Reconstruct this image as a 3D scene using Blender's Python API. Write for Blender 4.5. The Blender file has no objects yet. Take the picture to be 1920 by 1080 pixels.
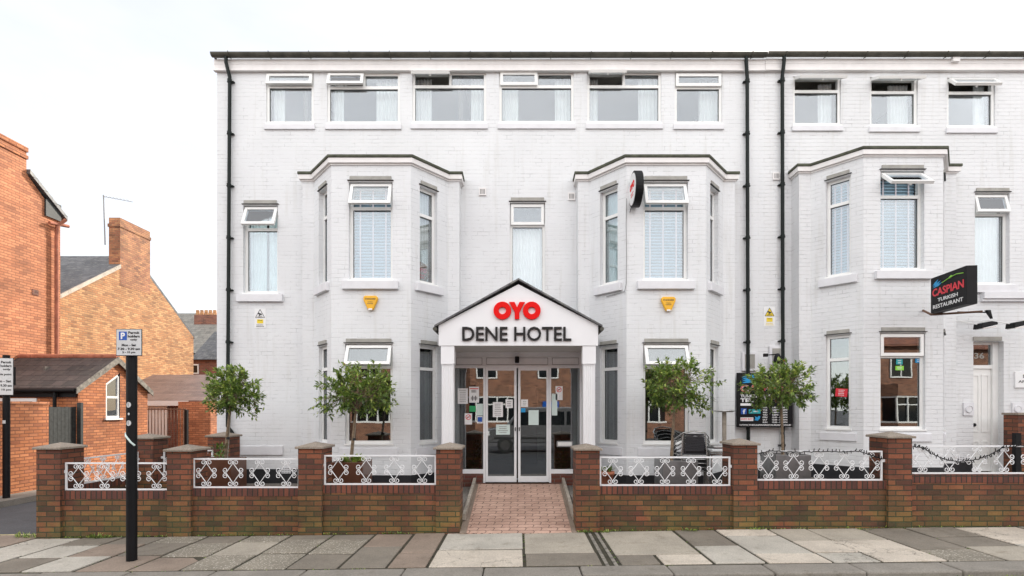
import bpy, math, random
from mathutils import Matrix, Vector, noise
R = math.radians
scene = bpy.context.scene
COL = scene.collection
random.seed(7)

# ------------------------------------------------------------------ camera
F = 1000.0                      # focal length in photo pixels
EYE = 1.78
cam_d = bpy.data.cameras.new('camera')
cam_d.sensor_width = 36.0
cam_d.lens = F / 1920 * 36.0
cam_d.shift_x = (960 - 972) / 1920
cam_d.shift_y = (765 - 540) / 1920
cam_d.clip_start = 0.05
cam_d.clip_end = 2000
cam = bpy.data.objects.new('camera', cam_d)
cam.location = (0, 0, EYE)
cam.rotation_euler = (R(90), 0, 0)
COL.objects.link(cam)
scene.camera = cam

# ------------------------------------------------------------------ light
SUN_EL, SUN_AZ = 32.0, 32.0     # azimuth from +Y towards +X
world = bpy.data.worlds.new('World')
scene.world = world
world.use_nodes = True
wn, wl = world.node_tree.nodes, world.node_tree.links
wn.clear()
w_out = wn.new('ShaderNodeOutputWorld')
bg_sky = wn.new('ShaderNodeBackground'); bg_sky.inputs[1].default_value = 0.05
sky = wn.new('ShaderNodeTexSky'); sky.sky_type = 'NISHITA'; sky.sun_disc = False
sky.sun_elevation = R(SUN_EL); sky.sun_rotation = R(SUN_AZ)
wl.new(sky.outputs[0], bg_sky.inputs[0])
bg_cl = wn.new('ShaderNodeBackground'); bg_cl.inputs[1].default_value = 1.0
tc = wn.new('ShaderNodeTexCoord')
mp = wn.new('ShaderNodeMapping'); mp.inputs['Scale'].default_value = (1.0, 1.0, 2.6)
wl.new(tc.outputs['Generated'], mp.inputs[0])
nz = wn.new('ShaderNodeTexNoise'); nz.inputs['Scale'].default_value = 2.3
nz.inputs['Detail'].default_value = 6; nz.inputs['Roughness'].default_value = 0.55
wl.new(mp.outputs[0], nz.inputs[0])
cr = wn.new('ShaderNodeValToRGB')
cr.color_ramp.elements[0].position = 0.30; cr.color_ramp.elements[0].color = (0.49, 0.48, 0.465, 1)
cr.color_ramp.elements[1].position = 0.62; cr.color_ramp.elements[1].color = (0.60, 0.58, 0.555, 1)
wl.new(nz.outputs[0], cr.inputs[0])
# clouds brightened behind the camera and overhead, added to light the facade
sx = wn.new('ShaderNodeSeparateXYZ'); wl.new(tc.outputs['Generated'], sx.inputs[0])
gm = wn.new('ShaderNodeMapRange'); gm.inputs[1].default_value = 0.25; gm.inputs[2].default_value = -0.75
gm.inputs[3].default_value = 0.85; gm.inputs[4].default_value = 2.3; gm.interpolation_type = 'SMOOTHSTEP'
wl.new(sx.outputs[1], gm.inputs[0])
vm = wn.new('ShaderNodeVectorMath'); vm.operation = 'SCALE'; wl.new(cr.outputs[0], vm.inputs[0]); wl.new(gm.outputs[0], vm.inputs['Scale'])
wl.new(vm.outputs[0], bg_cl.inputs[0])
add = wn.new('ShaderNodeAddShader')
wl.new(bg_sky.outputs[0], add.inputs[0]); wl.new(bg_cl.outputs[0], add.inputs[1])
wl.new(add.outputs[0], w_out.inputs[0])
sun_d = bpy.data.lights.new('sun', 'SUN'); sun_d.energy = 4.0; sun_d.angle = R(6)
sun_d.color = (1.0, 0.93, 0.82)
sun = bpy.data.objects.new('sun', sun_d); COL.objects.link(sun)
sd = Vector((math.sin(R(SUN_AZ)) * math.cos(R(SUN_EL)), math.cos(R(SUN_AZ)) * math.cos(R(SUN_EL)), math.sin(R(SUN_EL))))
sun.rotation_euler = sd.to_track_quat('Z', 'Y').to_euler()
sun.location = (20, 30, 30)
vs = scene.view_settings
vs.view_transform = 'Standard'; vs.look = 'None'; vs.gamma = 1.0; vs.use_curve_mapping = False
vs.exposure = 0.82
scene.render.engine = 'CYCLES'
scene.cycles.max_bounces = 8
scene.cycles.transparent_max_bounces = 24

# ------------------------------------------------------------------ helpers
def WX(px, Y): return (px - 972) / F * Y
def WZ(py, Y): return EYE + (765 - py) / F * Y
def G(X): return 0.012 * max(-14.0, min(14.0, X))      # the street climbs gently to the right

class MB:
    def __init__(s): s.v = []; s.f = []; s.mi = []; s.sm = []
    def _add(s, vs_, fs, M=None, mi=0, smooth=False):
        b = len(s.v)
        for p in vs_:
            p = Vector(p)
            s.v.append(M @ p if M else p)
        for f in fs:
            s.f.append([b + i for i in f]); s.mi.append(mi); s.sm.append(smooth)
        return s
    def box(s, x0, x1, y0, y1, z0, z1, M=None, mi=0):
        v = [(x0,y0,z0),(x1,y0,z0),(x1,y1,z0),(x0,y1,z0),(x0,y0,z1),(x1,y0,z1),(x1,y1,z1),(x0,y1,z1)]
        return s._add(v, [(0,3,2,1),(4,5,6,7),(0,1,5,4),(1,2,6,5),(2,3,7,6),(3,0,4,7)], M, mi)
    def poly(s, pts, M=None, mi=0): return s._add(pts, [tuple(range(len(pts)))], M, mi)
    def prism(s, pts2, z0, z1, M=None, mi=0):
        n = len(pts2)
        v = [(x,y,z0) for x,y in pts2] + [(x,y,z1) for x,y in pts2]
        f = [tuple(reversed(range(n))), tuple(range(n, 2*n))] + [(i,(i+1)%n,n+(i+1)%n,n+i) for i in range(n)]
        return s._add(v, f, M, mi)
    def prism_xz(s, pts, y0, y1, M=None, mi=0):          # outline in x,z, pushed along y
        n = len(pts)
        v = [(x,y0,z) for x,z in pts] + [(x,y1,z) for x,z in pts]
        f = [tuple(range(n)), tuple(reversed(range(n, 2*n)))] + [((i+1)%n,i,n+i,n+(i+1)%n) for i in range(n)]
        return s._add(v, f, M, mi)
    def prism_yz(s, pts, x0, x1, M=None, mi=0):
        n = len(pts)
        v = [(x0,y,z) for y,z in pts] + [(x1,y,z) for y,z in pts]
        f = [tuple(reversed(range(n))), tuple(range(n, 2*n))] + [(i,(i+1)%n,n+(i+1)%n,n+i) for i in range(n)]
        return s._add(v, f, M, mi)
    def tube(s, path, r, n=6, M=None, mi=0, caps=True, smooth=True):
        path = [Vector(p) for p in path]
        rs = r if isinstance(r, (list, tuple)) else [r] * len(path)
        vs_, fs = [], []
        up = None
        for i, p in enumerate(path):
            a = path[max(0, i-1)]; b = path[min(len(path)-1, i+1)]
            t = (b - a)
            if t.length < 1e-9: t = Vector((0,0,1))
            t.normalize()
            if up is None:
                up = t.orthogonal().normalized()
            up = (up - t * up.dot(t))
            if up.length < 1e-6: up = t.orthogonal()
            up.normalize()
            sd_ = t.cross(up)
            for k in range(n):
                an = 2*math.pi*k/n
                vs_.append(p + (up*math.cos(an) + sd_*math.sin(an)) * rs[i])
        for i in range(len(path)-1):
            for k in range(n):
                fs.append((i*n+k, i*n+(k+1)%n, (i+1)*n+(k+1)%n, (i+1)*n+k))
        s._add(vs_, fs, M, mi, smooth)
        if caps:
            s._add(vs_[:n], [tuple(reversed(range(n)))], M, mi)
            s._add(vs_[-n:], [tuple(range(n))], M, mi)
        return s
    def cyl(s, c, r, z0, z1, n=20, M=None, mi=0):
        return s.tube([(c[0],c[1],z0),(c[0],c[1],z1)], r, n, M, mi)
    def lathe(s, prof, n=20, M=None, mi=0):              # profile (r,z)
        vs_, fs = [], []
        for r, z in prof:
            for k in range(n):
                a = 2*math.pi*k/n
                vs_.append((r*math.cos(a), r*math.sin(a), z))
        for i in range(len(prof)-1):
            for k in range(n):
                fs.append((i*n+k, i*n+(k+1)%n, (i+1)*n+(k+1)%n, (i+1)*n+k))
        return s._add(vs_, fs, M, mi, True)
    def build(s, name, mats, parent=None, origin=None, bevel=0):
        if not isinstance(mats, (list, tuple)): mats = [mats]
        if origin is None:
            if parent is not None and parent.name in WORLD: origin = WORLD[parent.name]
            else:
                xs = [p.x for p in s.v]; ys = [p.y for p in s.v]; zs = [p.z for p in s.v]
                origin = Vector(((min(xs)+max(xs))/2, (min(ys)+max(ys))/2, min(zs)))
        origin = Vector(origin)
        me = bpy.data.meshes.new(name)
        me.from_pydata([tuple(p - origin) for p in s.v], [], s.f)
        for m in mats: me.materials.append(m)
        me.polygons.foreach_set('material_index', s.mi)
        me.polygons.foreach_set('use_smooth', s.sm)
        me.update()
        uv = me.uv_layers.new(name='UVMap')
        Z = Vector((0,0,1))
        data = [0.0] * (2*len(me.loops))
        for p in me.polygons:
            nn = p.normal
            t = Z.cross(nn)
            if t.length < 0.05: t = Vector((1,0,0)); b = Vector((0,1,0))
            else: t.normalize(); b = nn.cross(t)
            for li in p.loop_indices:
                co = me.vertices[me.loops[li].vertex_index].co + origin
                data[2*li] = co.dot(t); data[2*li+1] = co.dot(b)
        uv.data.foreach_set('uv', data)
        o = bpy.data.objects.new(name, me)
        COL.objects.link(o)
        if parent is not None:
            o.parent = parent; o.location = origin - WORLD[parent.name]
        else: o.location = origin
        WORLD[o.name] = origin
        if bevel:
            bv = o.modifiers.new('bevel', 'BEVEL'); bv.width = bevel; bv.segments = 2; bv.limit_method = 'ANGLE'; bv.angle_limit = R(40)
        return o
WORLD = {}
def tag(o, label, cat, group=None, kind=None):
    if label: o['label'] = label
    if cat: o['category'] = cat
    if group: o['group'] = group
    if kind: o['kind'] = kind
    return o
def thing(name, label, cat, loc, group=None):
    o = bpy.data.objects.new(name, None); o.empty_display_size = 0.2
    COL.objects.link(o); o.location = loc; WORLD[o.name] = Vector(loc)
    return tag(o, label, cat, group)
def struct(o): o['kind'] = 'structure'; return o
def dup(root, loc, rotz=0.0, label=None, scale=None):
    r = root.copy(); COL.objects.link(r); r.location = loc; r.rotation_euler = (0, 0, rotz)
    if scale: r.scale = scale
    if label: r['label'] = label
    WORLD[r.name] = Vector(loc)
    for ch in list(root.children):
        c = ch.copy(); COL.objects.link(c); c.parent = r
        for g in list(ch.children):
            d = g.copy(); COL.objects.link(d); d.parent = c
    return r
def frame_M(ox, oy, oz, dx, dy):
    """local x along the wall (to the right seen from outside), local y inwards, local z up"""
    d = Vector((dx, dy, 0)).normalized()
    inn = Vector((-d.y, d.x, 0))
    return Matrix(((d.x, inn.x, 0, ox), (d.y, inn.y, 0, oy), (0, 0, 1, oz), (0, 0, 0, 1)))

# ------------------------------------------------------------------ materials
MATS = {}
def newmat(name):
    m = bpy.data.materials.new(name); m.use_nodes = True
    n, l = m.node_tree.nodes, m.node_tree.links
    bs = n['Principled BSDF']
    return m, n, l, bs
def rgb(c): return (c[0], c[1], c[2], 1)
def noise_node(n, l, vec, scale, detail=4, rough=0.55):
    t = n.new('ShaderNodeTexNoise'); t.inputs['Scale'].default_value = scale
    t.inputs['Detail'].default_value = detail; t.inputs['Roughness'].default_value = rough
    if vec is not None: l.new(vec, t.inputs[0])
    return t
def mixc(n, l, fac, a, b, mode='MIX'):
    m = n.new('ShaderNodeMix'); m.data_type = 'RGBA'; m.blend_type = mode
    for s_, v in ((0, fac), (6, a), (7, b)):
        if isinstance(v, (int, float)): m.inputs[s_].default_value = v
        elif isinstance(v, tuple): m.inputs[s_].default_value = rgb(v)
        else: l.new(v, m.inputs[s_])
    return m.outputs[2]
def ramp(n, l, src, p0, p1, c0=(0,0,0), c1=(1,1,1)):
    r = n.new('ShaderNodeValToRGB')
    r.color_ramp.elements[0].position = p0; r.color_ramp.elements[0].color = rgb(c0)
    r.color_ramp.elements[1].position = p1; r.color_ramp.elements[1].color = rgb(c1)
    l.new(src, r.inputs[0]); return r.outputs[0]
def bump(n, l, src, bs, strength=0.3, dist=0.01, prev=None):
    b = n.new('ShaderNodeBump'); b.inputs['Strength'].default_value = strength; b.inputs['Distance'].default_value = dist
    l.new(src, b.inputs['Height'])
    if prev: l.new(prev, b.inputs['Normal'])
    l.new(b.outputs[0], bs.inputs['Normal']); return b.outputs[0]
def plain(name, c, rough=0.5, metal=0.0, var=0.12, scale=6, bmp=0.0, spec=None, coat=0):
    m, n, l, bs = newmat(name)
    g = n.new('ShaderNodeNewGeometry')
    t = noise_node(n, l, g.outputs['Position'], scale, 5)
    c0 = tuple(max(0, x*(1-var)) for x in c); c1 = tuple(min(1, x*(1+var)) for x in c)
    l.new(ramp(n, l, t.outputs[0], 0.3, 0.7, c0, c1), bs.inputs['Base Color'])
    bs.inputs['Roughness'].default_value = rough; bs.inputs['Metallic'].default_value = metal
    if spec is not None: bs.inputs['Specular IOR Level'].default_value = spec
    if coat: bs.inputs['Coat Weight'].default_value = coat
    if bmp:
        t2 = noise_node(n, l, g.outputs['Position'], scale*12, 4)
        bump(n, l, t2.outputs[0], bs, bmp, 0.004)
    return m
def brick_tex(n, l, bw, bh, mortar, off=0.5, c1=(1,1,1), c2=(0,0,0), cm=(.5,.5,.5), bias=0.0, uv=None):
    if uv is None: uv = n.new('ShaderNodeTexCoord').outputs['UV']
    b = n.new('ShaderNodeTexBrick'); b.offset = off; b.offset_frequency = 2; b.squash = 1
    b.inputs['Scale'].default_value = 1.0
    b.inputs['Brick Width'].default_value = bw; b.inputs['Row Height'].default_value = bh
    b.inputs['Mortar Size'].default_value = mortar; b.inputs['Mortar Smooth'].default_value = 0.25
    b.inputs['Bias'].default_value = bias
    b.inputs['Color1'].default_value = rgb(c1); b.inputs['Color2'].default_value = rgb(c2); b.inputs['Mortar'].default_value = rgb(cm)
    l.new(uv, b.inputs['Vector']); return b
def wobble_uv(n, l, amt, scale=3):
    uv = n.new('ShaderNodeTexCoord').outputs['UV']
    t = noise_node(n, l, uv, scale, 3)
    sub = n.new('ShaderNodeVectorMath'); sub.operation = 'SUBTRACT'; l.new(t.outputs['Color'], sub.inputs[0]); sub.inputs[1].default_value = (.5,.5,.5)
    sc = n.new('ShaderNodeVectorMath'); sc.operation = 'SCALE'; l.new(sub.outputs[0], sc.inputs[0]); sc.inputs['Scale'].default_value = amt
    ad = n.new('ShaderNodeVectorMath'); ad.operation = 'ADD'; l.new(uv, ad.inputs[0]); l.new(sc.outputs[0], ad.inputs[1])
    return ad.outputs[0]
def brickmat(name, c1, c2, cm, bw=0.225, bh=0.075, mortar=0.006, off=0.5, algae=0.0, soot=0.25, dark=(0.06,0.03,0.025), rough=0.85, zlo=0.0, zhi=0.55, big=0.5):
    m, n, l, bs = newmat(name)
    uv = wobble_uv(n, l, 0.008)
    b = brick_tex(n, l, bw, bh, mortar, off, c1, c2, cm, 0.0, uv)
    g = n.new('ShaderNodeNewGeometry')
    b2 = brick_tex(n, l, bw, bh, 0.0, off, (1,1,1), (0,0,0), (0,0,0), 0, uv)
    # second, independent value per brick: a few burnt headers
    t0 = n.new('ShaderNodeTexWhiteNoise'); t0.noise_dimensions = '1D'; l.new(b2.outputs[0], t0.inputs['W'])
    burnt = ramp(n, l, t0.outputs['Value'], 0.80, 0.86)
    notm = n.new('ShaderNodeMath'); notm.operation = 'SUBTRACT'; notm.inputs[0].default_value = 1; l.new(b.outputs['Fac'], notm.inputs[1])
    bf = n.new('ShaderNodeMath'); bf.operation = 'MULTIPLY'; l.new(burnt, bf.inputs[0]); l.new(notm.outputs[0], bf.inputs[1])
    bf2 = n.new('ShaderNodeMath'); bf2.operation = 'MULTIPLY'; l.new(bf.outputs[0], bf2.inputs[0]); bf2.inputs[1].default_value = 0.45
    c = mixc(n, l, bf2.outputs[0], b.outputs[0], dark)
    t = noise_node(n, l, g.outputs['Position'], 1.3, 6, 0.65)
    c = mixc(n, l, 1.0, c, ramp(n, l, t.outputs[0], 0.3, 0.7, (1-soot,)*3, (1+soot*.35,)*3), 'MULTIPLY')
    tf = noise_node(n, l, g.outputs['Position'], 60, 3, 0.7)
    c = mixc(n, l, 0.8, c, ramp(n, l, tf.outputs[0], 0.25, 0.75, (.72,.72,.72), (1.2,1.2,1.2)), 'MULTIPLY')
    if algae:
        sp = n.new('ShaderNodeSeparateXYZ'); l.new(g.outputs['Position'], sp.inputs[0])
        mr = n.new('ShaderNodeMapRange'); mr.inputs[1].default_value = zlo; mr.inputs[2].default_value = zhi
        mr.inputs[3].default_value = 1; mr.inputs[4].default_value = 0; l.new(sp.outputs[2], mr.inputs[0])
        t3 = noise_node(n, l, g.outputs['Position'], 2.2, 5, 0.6)
        r3 = ramp(n, l, t3.outputs[0], 0.34, 0.56)
        mu = n.new('ShaderNodeMath'); mu.operation = 'MULTIPLY'; l.new(mr.outputs[0], mu.inputs[0]); l.new(r3, mu.inputs[1])
        mu2 = n.new('ShaderNodeMath'); mu2.operation = 'MULTIPLY'; l.new(mu.outputs[0], mu2.inputs[0]); mu2.inputs[1].default_value = algae
        c = mixc(n, l, mu2.outputs[0], c, mixc(n, l, 1.0, c, (0.80, 1.75, 1.0), 'MULTIPLY'))
    l.new(c, bs.inputs['Base Color'])
    bs.inputs['Roughness'].default_value = rough
    h = n.new('ShaderNodeMath'); h.operation = 'SUBTRACT'; h.inputs[0].default_value = 1.0; l.new(b.outputs['Fac'], h.inputs[1])
    p = bump(n, l, h.outputs[0], bs, 0.7, 0.008)
    bump(n, l, tf.outputs[0], bs, 0.3, 0.004, p)
    return m
def painted_brick(name, c, strength=0.55):
    m, n, l, bs = newmat(name)
    uv = wobble_uv(n, l, 0.02, 2.5)
    b = brick_tex(n, l, 0.23, 0.076, 0.007, 0.5, (0,0,0), (0.6,0.6,0.6), (1,1,1), 0, uv)
    g = n.new('ShaderNodeNewGeometry')
    t = noise_node(n, l, g.outputs['Position'], 0.9, 6, 0.6)
    t2 = noise_node(n, l, g.outputs['Position'], 14, 5, 0.65)
    base = ramp(n, l, t.outputs[0], 0.3, 0.7, tuple(x*0.93 for x in c), tuple(x*1.03 for x in c))
    # hairline chips in the joints where the paint has opened
    chip = noise_node(n, l, g.outputs['Position'], 5.0, 4, 0.7)
    cf = n.new('ShaderNodeMath'); cf.operation = 'MULTIPLY'; l.new(ramp(n, l, chip.outputs[0], 0.52, 0.66), cf.inputs[0]); l.new(b.outputs['Fac'], cf.inputs[1])
    cf2 = n.new('ShaderNodeMath'); cf2.operation = 'MULTIPLY'; l.new(cf.outputs[0], cf2.inputs[0]); cf2.inputs[1].default_value = 0.5
    base = mixc(n, l, cf2.outputs[0], base, tuple(x*0.55 for x in c))
    # the bed joints read as thin broken horizontal lines
    bj = brick_tex(n, l, 60.0, 0.076, 0.0045, 0.0, (0,0,0), (0,0,0), (1,1,1), 0, uv)
    an = n.new('ShaderNodeMapping'); an.inputs['Scale'].default_value = (2.2, 2.2, 11); l.new(g.outputs['Position'], an.inputs[0])
    dn = noise_node(n, l, an.outputs[0], 1.5, 5, 0.7)
    bf = n.new('ShaderNodeMath'); bf.operation = 'MULTIPLY'; l.new(ramp(n, l, dn.outputs[0], 0.50, 0.60), bf.inputs[0]); l.new(bj.outputs['Fac'], bf.inputs[1])
    bf2 = n.new('ShaderNodeMath'); bf2.operation = 'MULTIPLY'; l.new(bf.outputs[0], bf2.inputs[0]); bf2.inputs[1].default_value = 0.32
    base = mixc(n, l, bf2.outputs[0], base, tuple(x*0.42 for x in c))
    # thin grime streaks running down
    ms = n.new('ShaderNodeMapping'); ms.inputs['Scale'].default_value = (5, 5, 0.35); l.new(g.outputs['Position'], ms.inputs[0])
    st = noise_node(n, l, ms.outputs[0], 1.6, 5, 0.6)
    base = mixc(n, l, 1.0, base, ramp(n, l, st.outputs[0], 0.55, 0.8, (1,1,1), (0.88,0.87,0.84)), 'MULTIPLY')
    l.new(base, bs.inputs['Base Color']); bs.inputs['Roughness'].default_value = 0.6
    h = n.new('ShaderNodeMath'); h.operation = 'SUBTRACT'; h.inputs[0].default_value = 1.0; l.new(b.outputs['Fac'], h.inputs[1])
    p0 = bump(n, l, b.outputs[0], bs, 0.25, 0.006)
    p = bump(n, l, h.outputs[0], bs, strength, 0.010, p0)
    bump(n, l, t2.outputs[0], bs, 0.3, 0.006, p)
    return m
def tilemat(name, c1, c2, cm, tw, th, rough=0.7, lichen=0.2, lc=(0.3,0.3,0.26), depth=0.012):
    m, n, l, bs = newmat(name)
    uv = wobble_uv(n, l, 0.015)
    b = brick_tex(n, l, tw, th, 0.006, 0.5, c1, c2, cm, 0, uv)
    g = n.new('ShaderNodeNewGeometry')
    t = noise_node(n, l, g.outputs['Position'], 2.5, 6, 0.7)
    c = mixc(n, l, 1.0, b.outputs[0], ramp(n, l, t.outputs[0], 0.3, 0.7, (.7,.7,.7), (1.15,1.15,1.15)), 'MULTIPLY')
    t2 = noise_node(n, l, g.outputs['Position'], 7, 5, 0.7)
    lf = n.new('ShaderNodeMath'); lf.operation = 'MULTIPLY'; l.new(ramp(n, l, t2.outputs[0], 0.52, 0.68), lf.inputs[0]); lf.inputs[1].default_value = lichen*2
    c = mixc(n, l, lf.outputs[0], c, lc)
    l.new(c, bs.inputs['Base Color']); bs.inputs['Roughness'].default_value = rough
    # each course steps: saw-tooth in v
    sp = n.new('ShaderNodeSeparateXYZ'); l.new(uv, sp.inputs[0])
    dv = n.new('ShaderNodeMath'); dv.operation = 'DIVIDE'; l.new(sp.outputs[1], dv.inputs[0]); dv.inputs[1].default_value = th
    fr = n.new('ShaderNodeMath'); fr.operation = 'FRACT'; l.new(dv.outputs[0], fr.inputs[0])
    inv = n.new('ShaderNodeMath'); inv.operation = 'SUBTRACT'; inv.inputs[0].default_value = 1; l.new(fr.outputs[0], inv.inputs[1])
    s2 = n.new('ShaderNodeMath'); s2.operation = 'SUBTRACT'; l.new(inv.outputs[0], s2.inputs[0]); l.new(b.outputs['Fac'], s2.inputs[1])
    bump(n, l, s2.outputs[0], bs, 0.8, depth)
    return m
def glass(name, refl=0.22, tint=(0.86,0.9,0.9), rough=0.0):
    m, n, l, bs = newmat(name); n.remove(bs)
    tr = n.new('ShaderNodeBsdfTransparent'); tr.inputs[0].default_value = rgb(tint)
    gl = n.new('ShaderNodeBsdfGlossy'); gl.inputs['Roughness'].default_value = rough; gl.inputs[0].default_value = (0.93,0.96,1,1)
    lw = n.new('ShaderNodeLayerWeight'); lw.inputs[0].default_value = 0.25
    mr = n.new('ShaderNodeMapRange'); mr.inputs[3].default_value = refl; mr.inputs[4].default_value = 1.0
    l.new(lw.outputs['Fresnel'], mr.inputs[0])
    # slight waviness of the panes
    g = n.new('ShaderNodeNewGeometry'); t = noise_node(n, l, g.outputs['Position'], 1.8, 2)
    b = n.new('ShaderNodeBump'); b.inputs['Strength'].default_value = 0.02; b.inputs['Distance'].default_value = 0.02
    l.new(t.outputs[0], b.inputs['Height']); l.new(b.outputs[0], gl.inputs['Normal'])
    mx = n.new('ShaderNodeMixShader'); l.new(mr.outputs[0], mx.inputs[0]); l.new(tr.outputs[0], mx.inputs[1]); l.new(gl.outputs[0], mx.inputs[2])
    l.new(mx.outputs[0], n['Material Output'].inputs[0])
    return m
def stonemat(name, c, speck=0.0, crack=False, rough=0.8, spc=(0.6,0.58,0.52)):
    m, n, l, bs = newmat(name)
    g = n.new('ShaderNodeNewGeometry'); P = g.outputs['Position']
    t = noise_node(n, l, P, 1.7, 7, 0.65)
    col = ramp(n, l, t.outputs[0], 0.28, 0.72, tuple(x*0.74 for x in c), tuple(x*1.12 for x in c))
    tf = noise_node(n, l, P, 55, 4, 0.85)
    col = mixc(n, l, 1.0, col, ramp(n, l, tf.outputs[0], 0.3, 0.7, (.66,.66,.66), (1.22,1.22,1.22)), 'MULTIPLY')
    if speck:
        v = n.new('ShaderNodeTexVoronoi'); v.inputs['Scale'].default_value = 34; l.new(P, v.inputs[0])
        sf = n.new('ShaderNodeMath'); sf.operation = 'MULTIPLY'; l.new(ramp(n, l, v.outputs['Distance'], 0.18, 0.34, (1,1,1), (0,0,0)), sf.inputs[0]); sf.inputs[1].default_value = speck
        col = mixc(n, l, sf.outputs[0], col, spc)
    ts = noise_node(n, l, P, 4.5, 6, 0.75)
    col = mixc(n, l, 0.75, col, ramp(n, l, ts.outputs[0], 0.56, 0.74, (1,1,1), (0.5,0.47,0.4)), 'MULTIPLY')
    if crack:
        v2 = n.new('ShaderNodeTexVoronoi'); v2.feature = 'DISTANCE_TO_EDGE'; v2.inputs['Scale'].default_value = 0.45
        dp = noise_node(n, l, P, 3, 4, .6); ad = n.new('ShaderNodeVectorMath'); ad.operation = 'ADD'; l.new(P, ad.inputs[0]); l.new(dp.outputs['Color'], ad.inputs[1]); l.new(ad.outputs[0], v2.inputs[0])
        col = mixc(n, l, ramp(n, l, v2.outputs[0], 0.0015, 0.0045, (.8,.8,.8), (0,0,0)), col, (0.06,0.055,0.045))
    l.new(col, bs.inputs['Base Color']); bs.inputs['Roughness'].default_value = rough
    bump(n, l, tf.outputs[0], bs, 0.35, 0.003)
    return m

M = {}
M['wall'] = painted_brick('white_painted_brick', (0.735, 0.745, 0.755))
M['wall2'] = painted_brick('white_painted_brick_restaurant', (0.735, 0.742, 0.75), 0.8)
M['stonepaint'] = plain('painted_stone', (0.71, 0.71, 0.73), 0.55, var=0.05, bmp=0.25)
M['upvc'] = plain('white_plastic_frame', (0.82, 0.82, 0.80), 0.32, var=0.03)
M['fascia'] = plain('fascia_board', (0.78, 0.755, 0.74), 0.5, var=0.05)
M['gutter'] = plain('gutter_dark', (0.075, 0.072, 0.058), 0.6, var=0.35, spec=0.3)
M['pipe'] = plain('downpipe_black', (0.009, 0.013, 0.012), 0.5, var=0.2, spec=0.2)
M['cornice_dark'] = plain('cornice_lead', (0.07, 0.075, 0.05), 0.8, var=0.45, scale=9, bmp=0.5)
M['lintel'] = plain('lintel_grey', (0.33, 0.32, 0.29), 0.7, var=0.2)
M['plinth'] = plain('plinth_black', (0.014, 0.014, 0.017), 0.6, var=0.3)
M['glass'] = glass('window_glass', 0.13, (0.93,0.95,0.95))
M['glass_low'] = glass('window_glass_ground', 0.20, (0.62,0.66,0.64))
M['curtain'] = plain('white_curtain', (0.80, 0.82, 0.80), 0.9, var=0.05)
M['curtain_pale'] = plain('pale_blue_curtain', (0.66, 0.78, 0.78), 0.9, var=0.06)
M['blind'] = plain('blind_slat', (0.33, 0.48, 0.58), 0.5, var=0.05)
M['tape'] = plain('blind_tape', (0.72, 0.66, 0.70), 0.8, var=0.05)
M['interior'] = plain('interior_wall', (0.13, 0.115, 0.10), 0.9, var=0.15, scale=1)
M['lobby'] = plain('lobby_wall', (0.34, 0.38, 0.30), 0.8, var=0.15, scale=1)
M['ceiling'] = plain('ceiling_paint', (0.62, 0.58, 0.50), 0.9, var=0.08, scale=1)
M['carpet'] = plain('interior_floor', (0.10, 0.05, 0.03), 0.9, var=0.2)
M['alu'] = plain('white_aluminium', (0.78, 0.79, 0.80), 0.35, var=0.04)
M['pediment'] = plain('pediment_board', (0.80, 0.80, 0.81), 0.35, var=0.02, scale=2)
M['soffit'] = plain('porch_soffit', (0.55, 0.54, 0.52), 0.5, var=0.05)
M['red'] = plain('sign_red', (0.74, 0.006, 0.005), 0.6, var=0.02, spec=0.15)
M['letter'] = plain('sign_charcoal', (0.022, 0.02, 0.02), 0.6, var=0.06, spec=0.2)
M['brick'] = brickmat('garden_brick', (0.27, 0.088, 0.042), (0.12, 0.042, 0.026), (0.055, 0.04, 0.025), mortar=0.008, algae=0.95, soot=0.42, zhi=0.85)
M['brick_edge'] = brickmat('garden_brick_on_edge', (0.22, 0.07, 0.04), (0.11, 0.04, 0.03), (0.035, 0.03, 0.022), bw=0.075, bh=0.4, mortar=0.009, off=0.0, algae=0.3, soot=0.3)
M['brick_porch'] = brickmat('porch_brick', (0.20, 0.06, 0.035), (0.13, 0.04, 0.028), (0.14, 0.11, 0.09), mortar=0.007)
M['orange'] = brickmat('orange_brick', (0.66, 0.27, 0.13), (0.50, 0.185, 0.085), (0.30, 0.12, 0.06), mortar=.009, soot=0.32, dark=(0.25,0.09,0.05))
M['orange_low'] = brickmat('orange_yard_brick', (0.62, 0.24, 0.10), (0.42, 0.14, 0.05), (0.24, 0.085, 0.04), mortar=.010, soot=0.34, dark=(0.22,0.07,0.04))
M['yellow'] = brickmat('yellow_brick', (0.66, 0.36, 0.16), (0.46, 0.20, 0.08), (0.34, 0.20, 0.11), mortar=.010, soot=0.3, dark=(0.16,0.075,0.04))
M['street_brick'] = brickmat('street_brick', (0.36, 0.17, 0.10), (0.26, 0.12, 0.08), (0.30, 0.22, 0.16), soot=0.3)
M['chimney_brick'] = brickmat('chimney_brick', (0.56, 0.26, 0.12), (0.34, 0.13, 0.07), (0.28, 0.17, 0.10), mortar=.010, soot=0.4, dark=(0.12,0.06,0.04))
M['brown_brick'] = brickmat('far_brick', (0.28, 0.10, 0.06), (0.18, 0.07, 0.05), (0.25, 0.18, 0.13))
M['slate'] = tilemat('slate_roof', (0.13, 0.13, 0.135), (0.07, 0.07, 0.075), (0.02,0.02,0.02), 0.3, 0.24, 0.5, 0.25)
M['slate_pale'] = tilemat('pale_slate_roof', (0.26, 0.24, 0.21), (0.18, 0.17, 0.15), (0.08,0.08,0.07), 0.3, 0.24, 0.6, 0.3)
M['tile_dark'] = tilemat('dark_tile_roof', (0.085, 0.065, 0.06), (0.05, 0.042, 0.04), (0.012,0.01,0.01), 0.30, 0.27, 0.8, 0.12, (0.2,0.16,0.12), 0.03)
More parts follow.
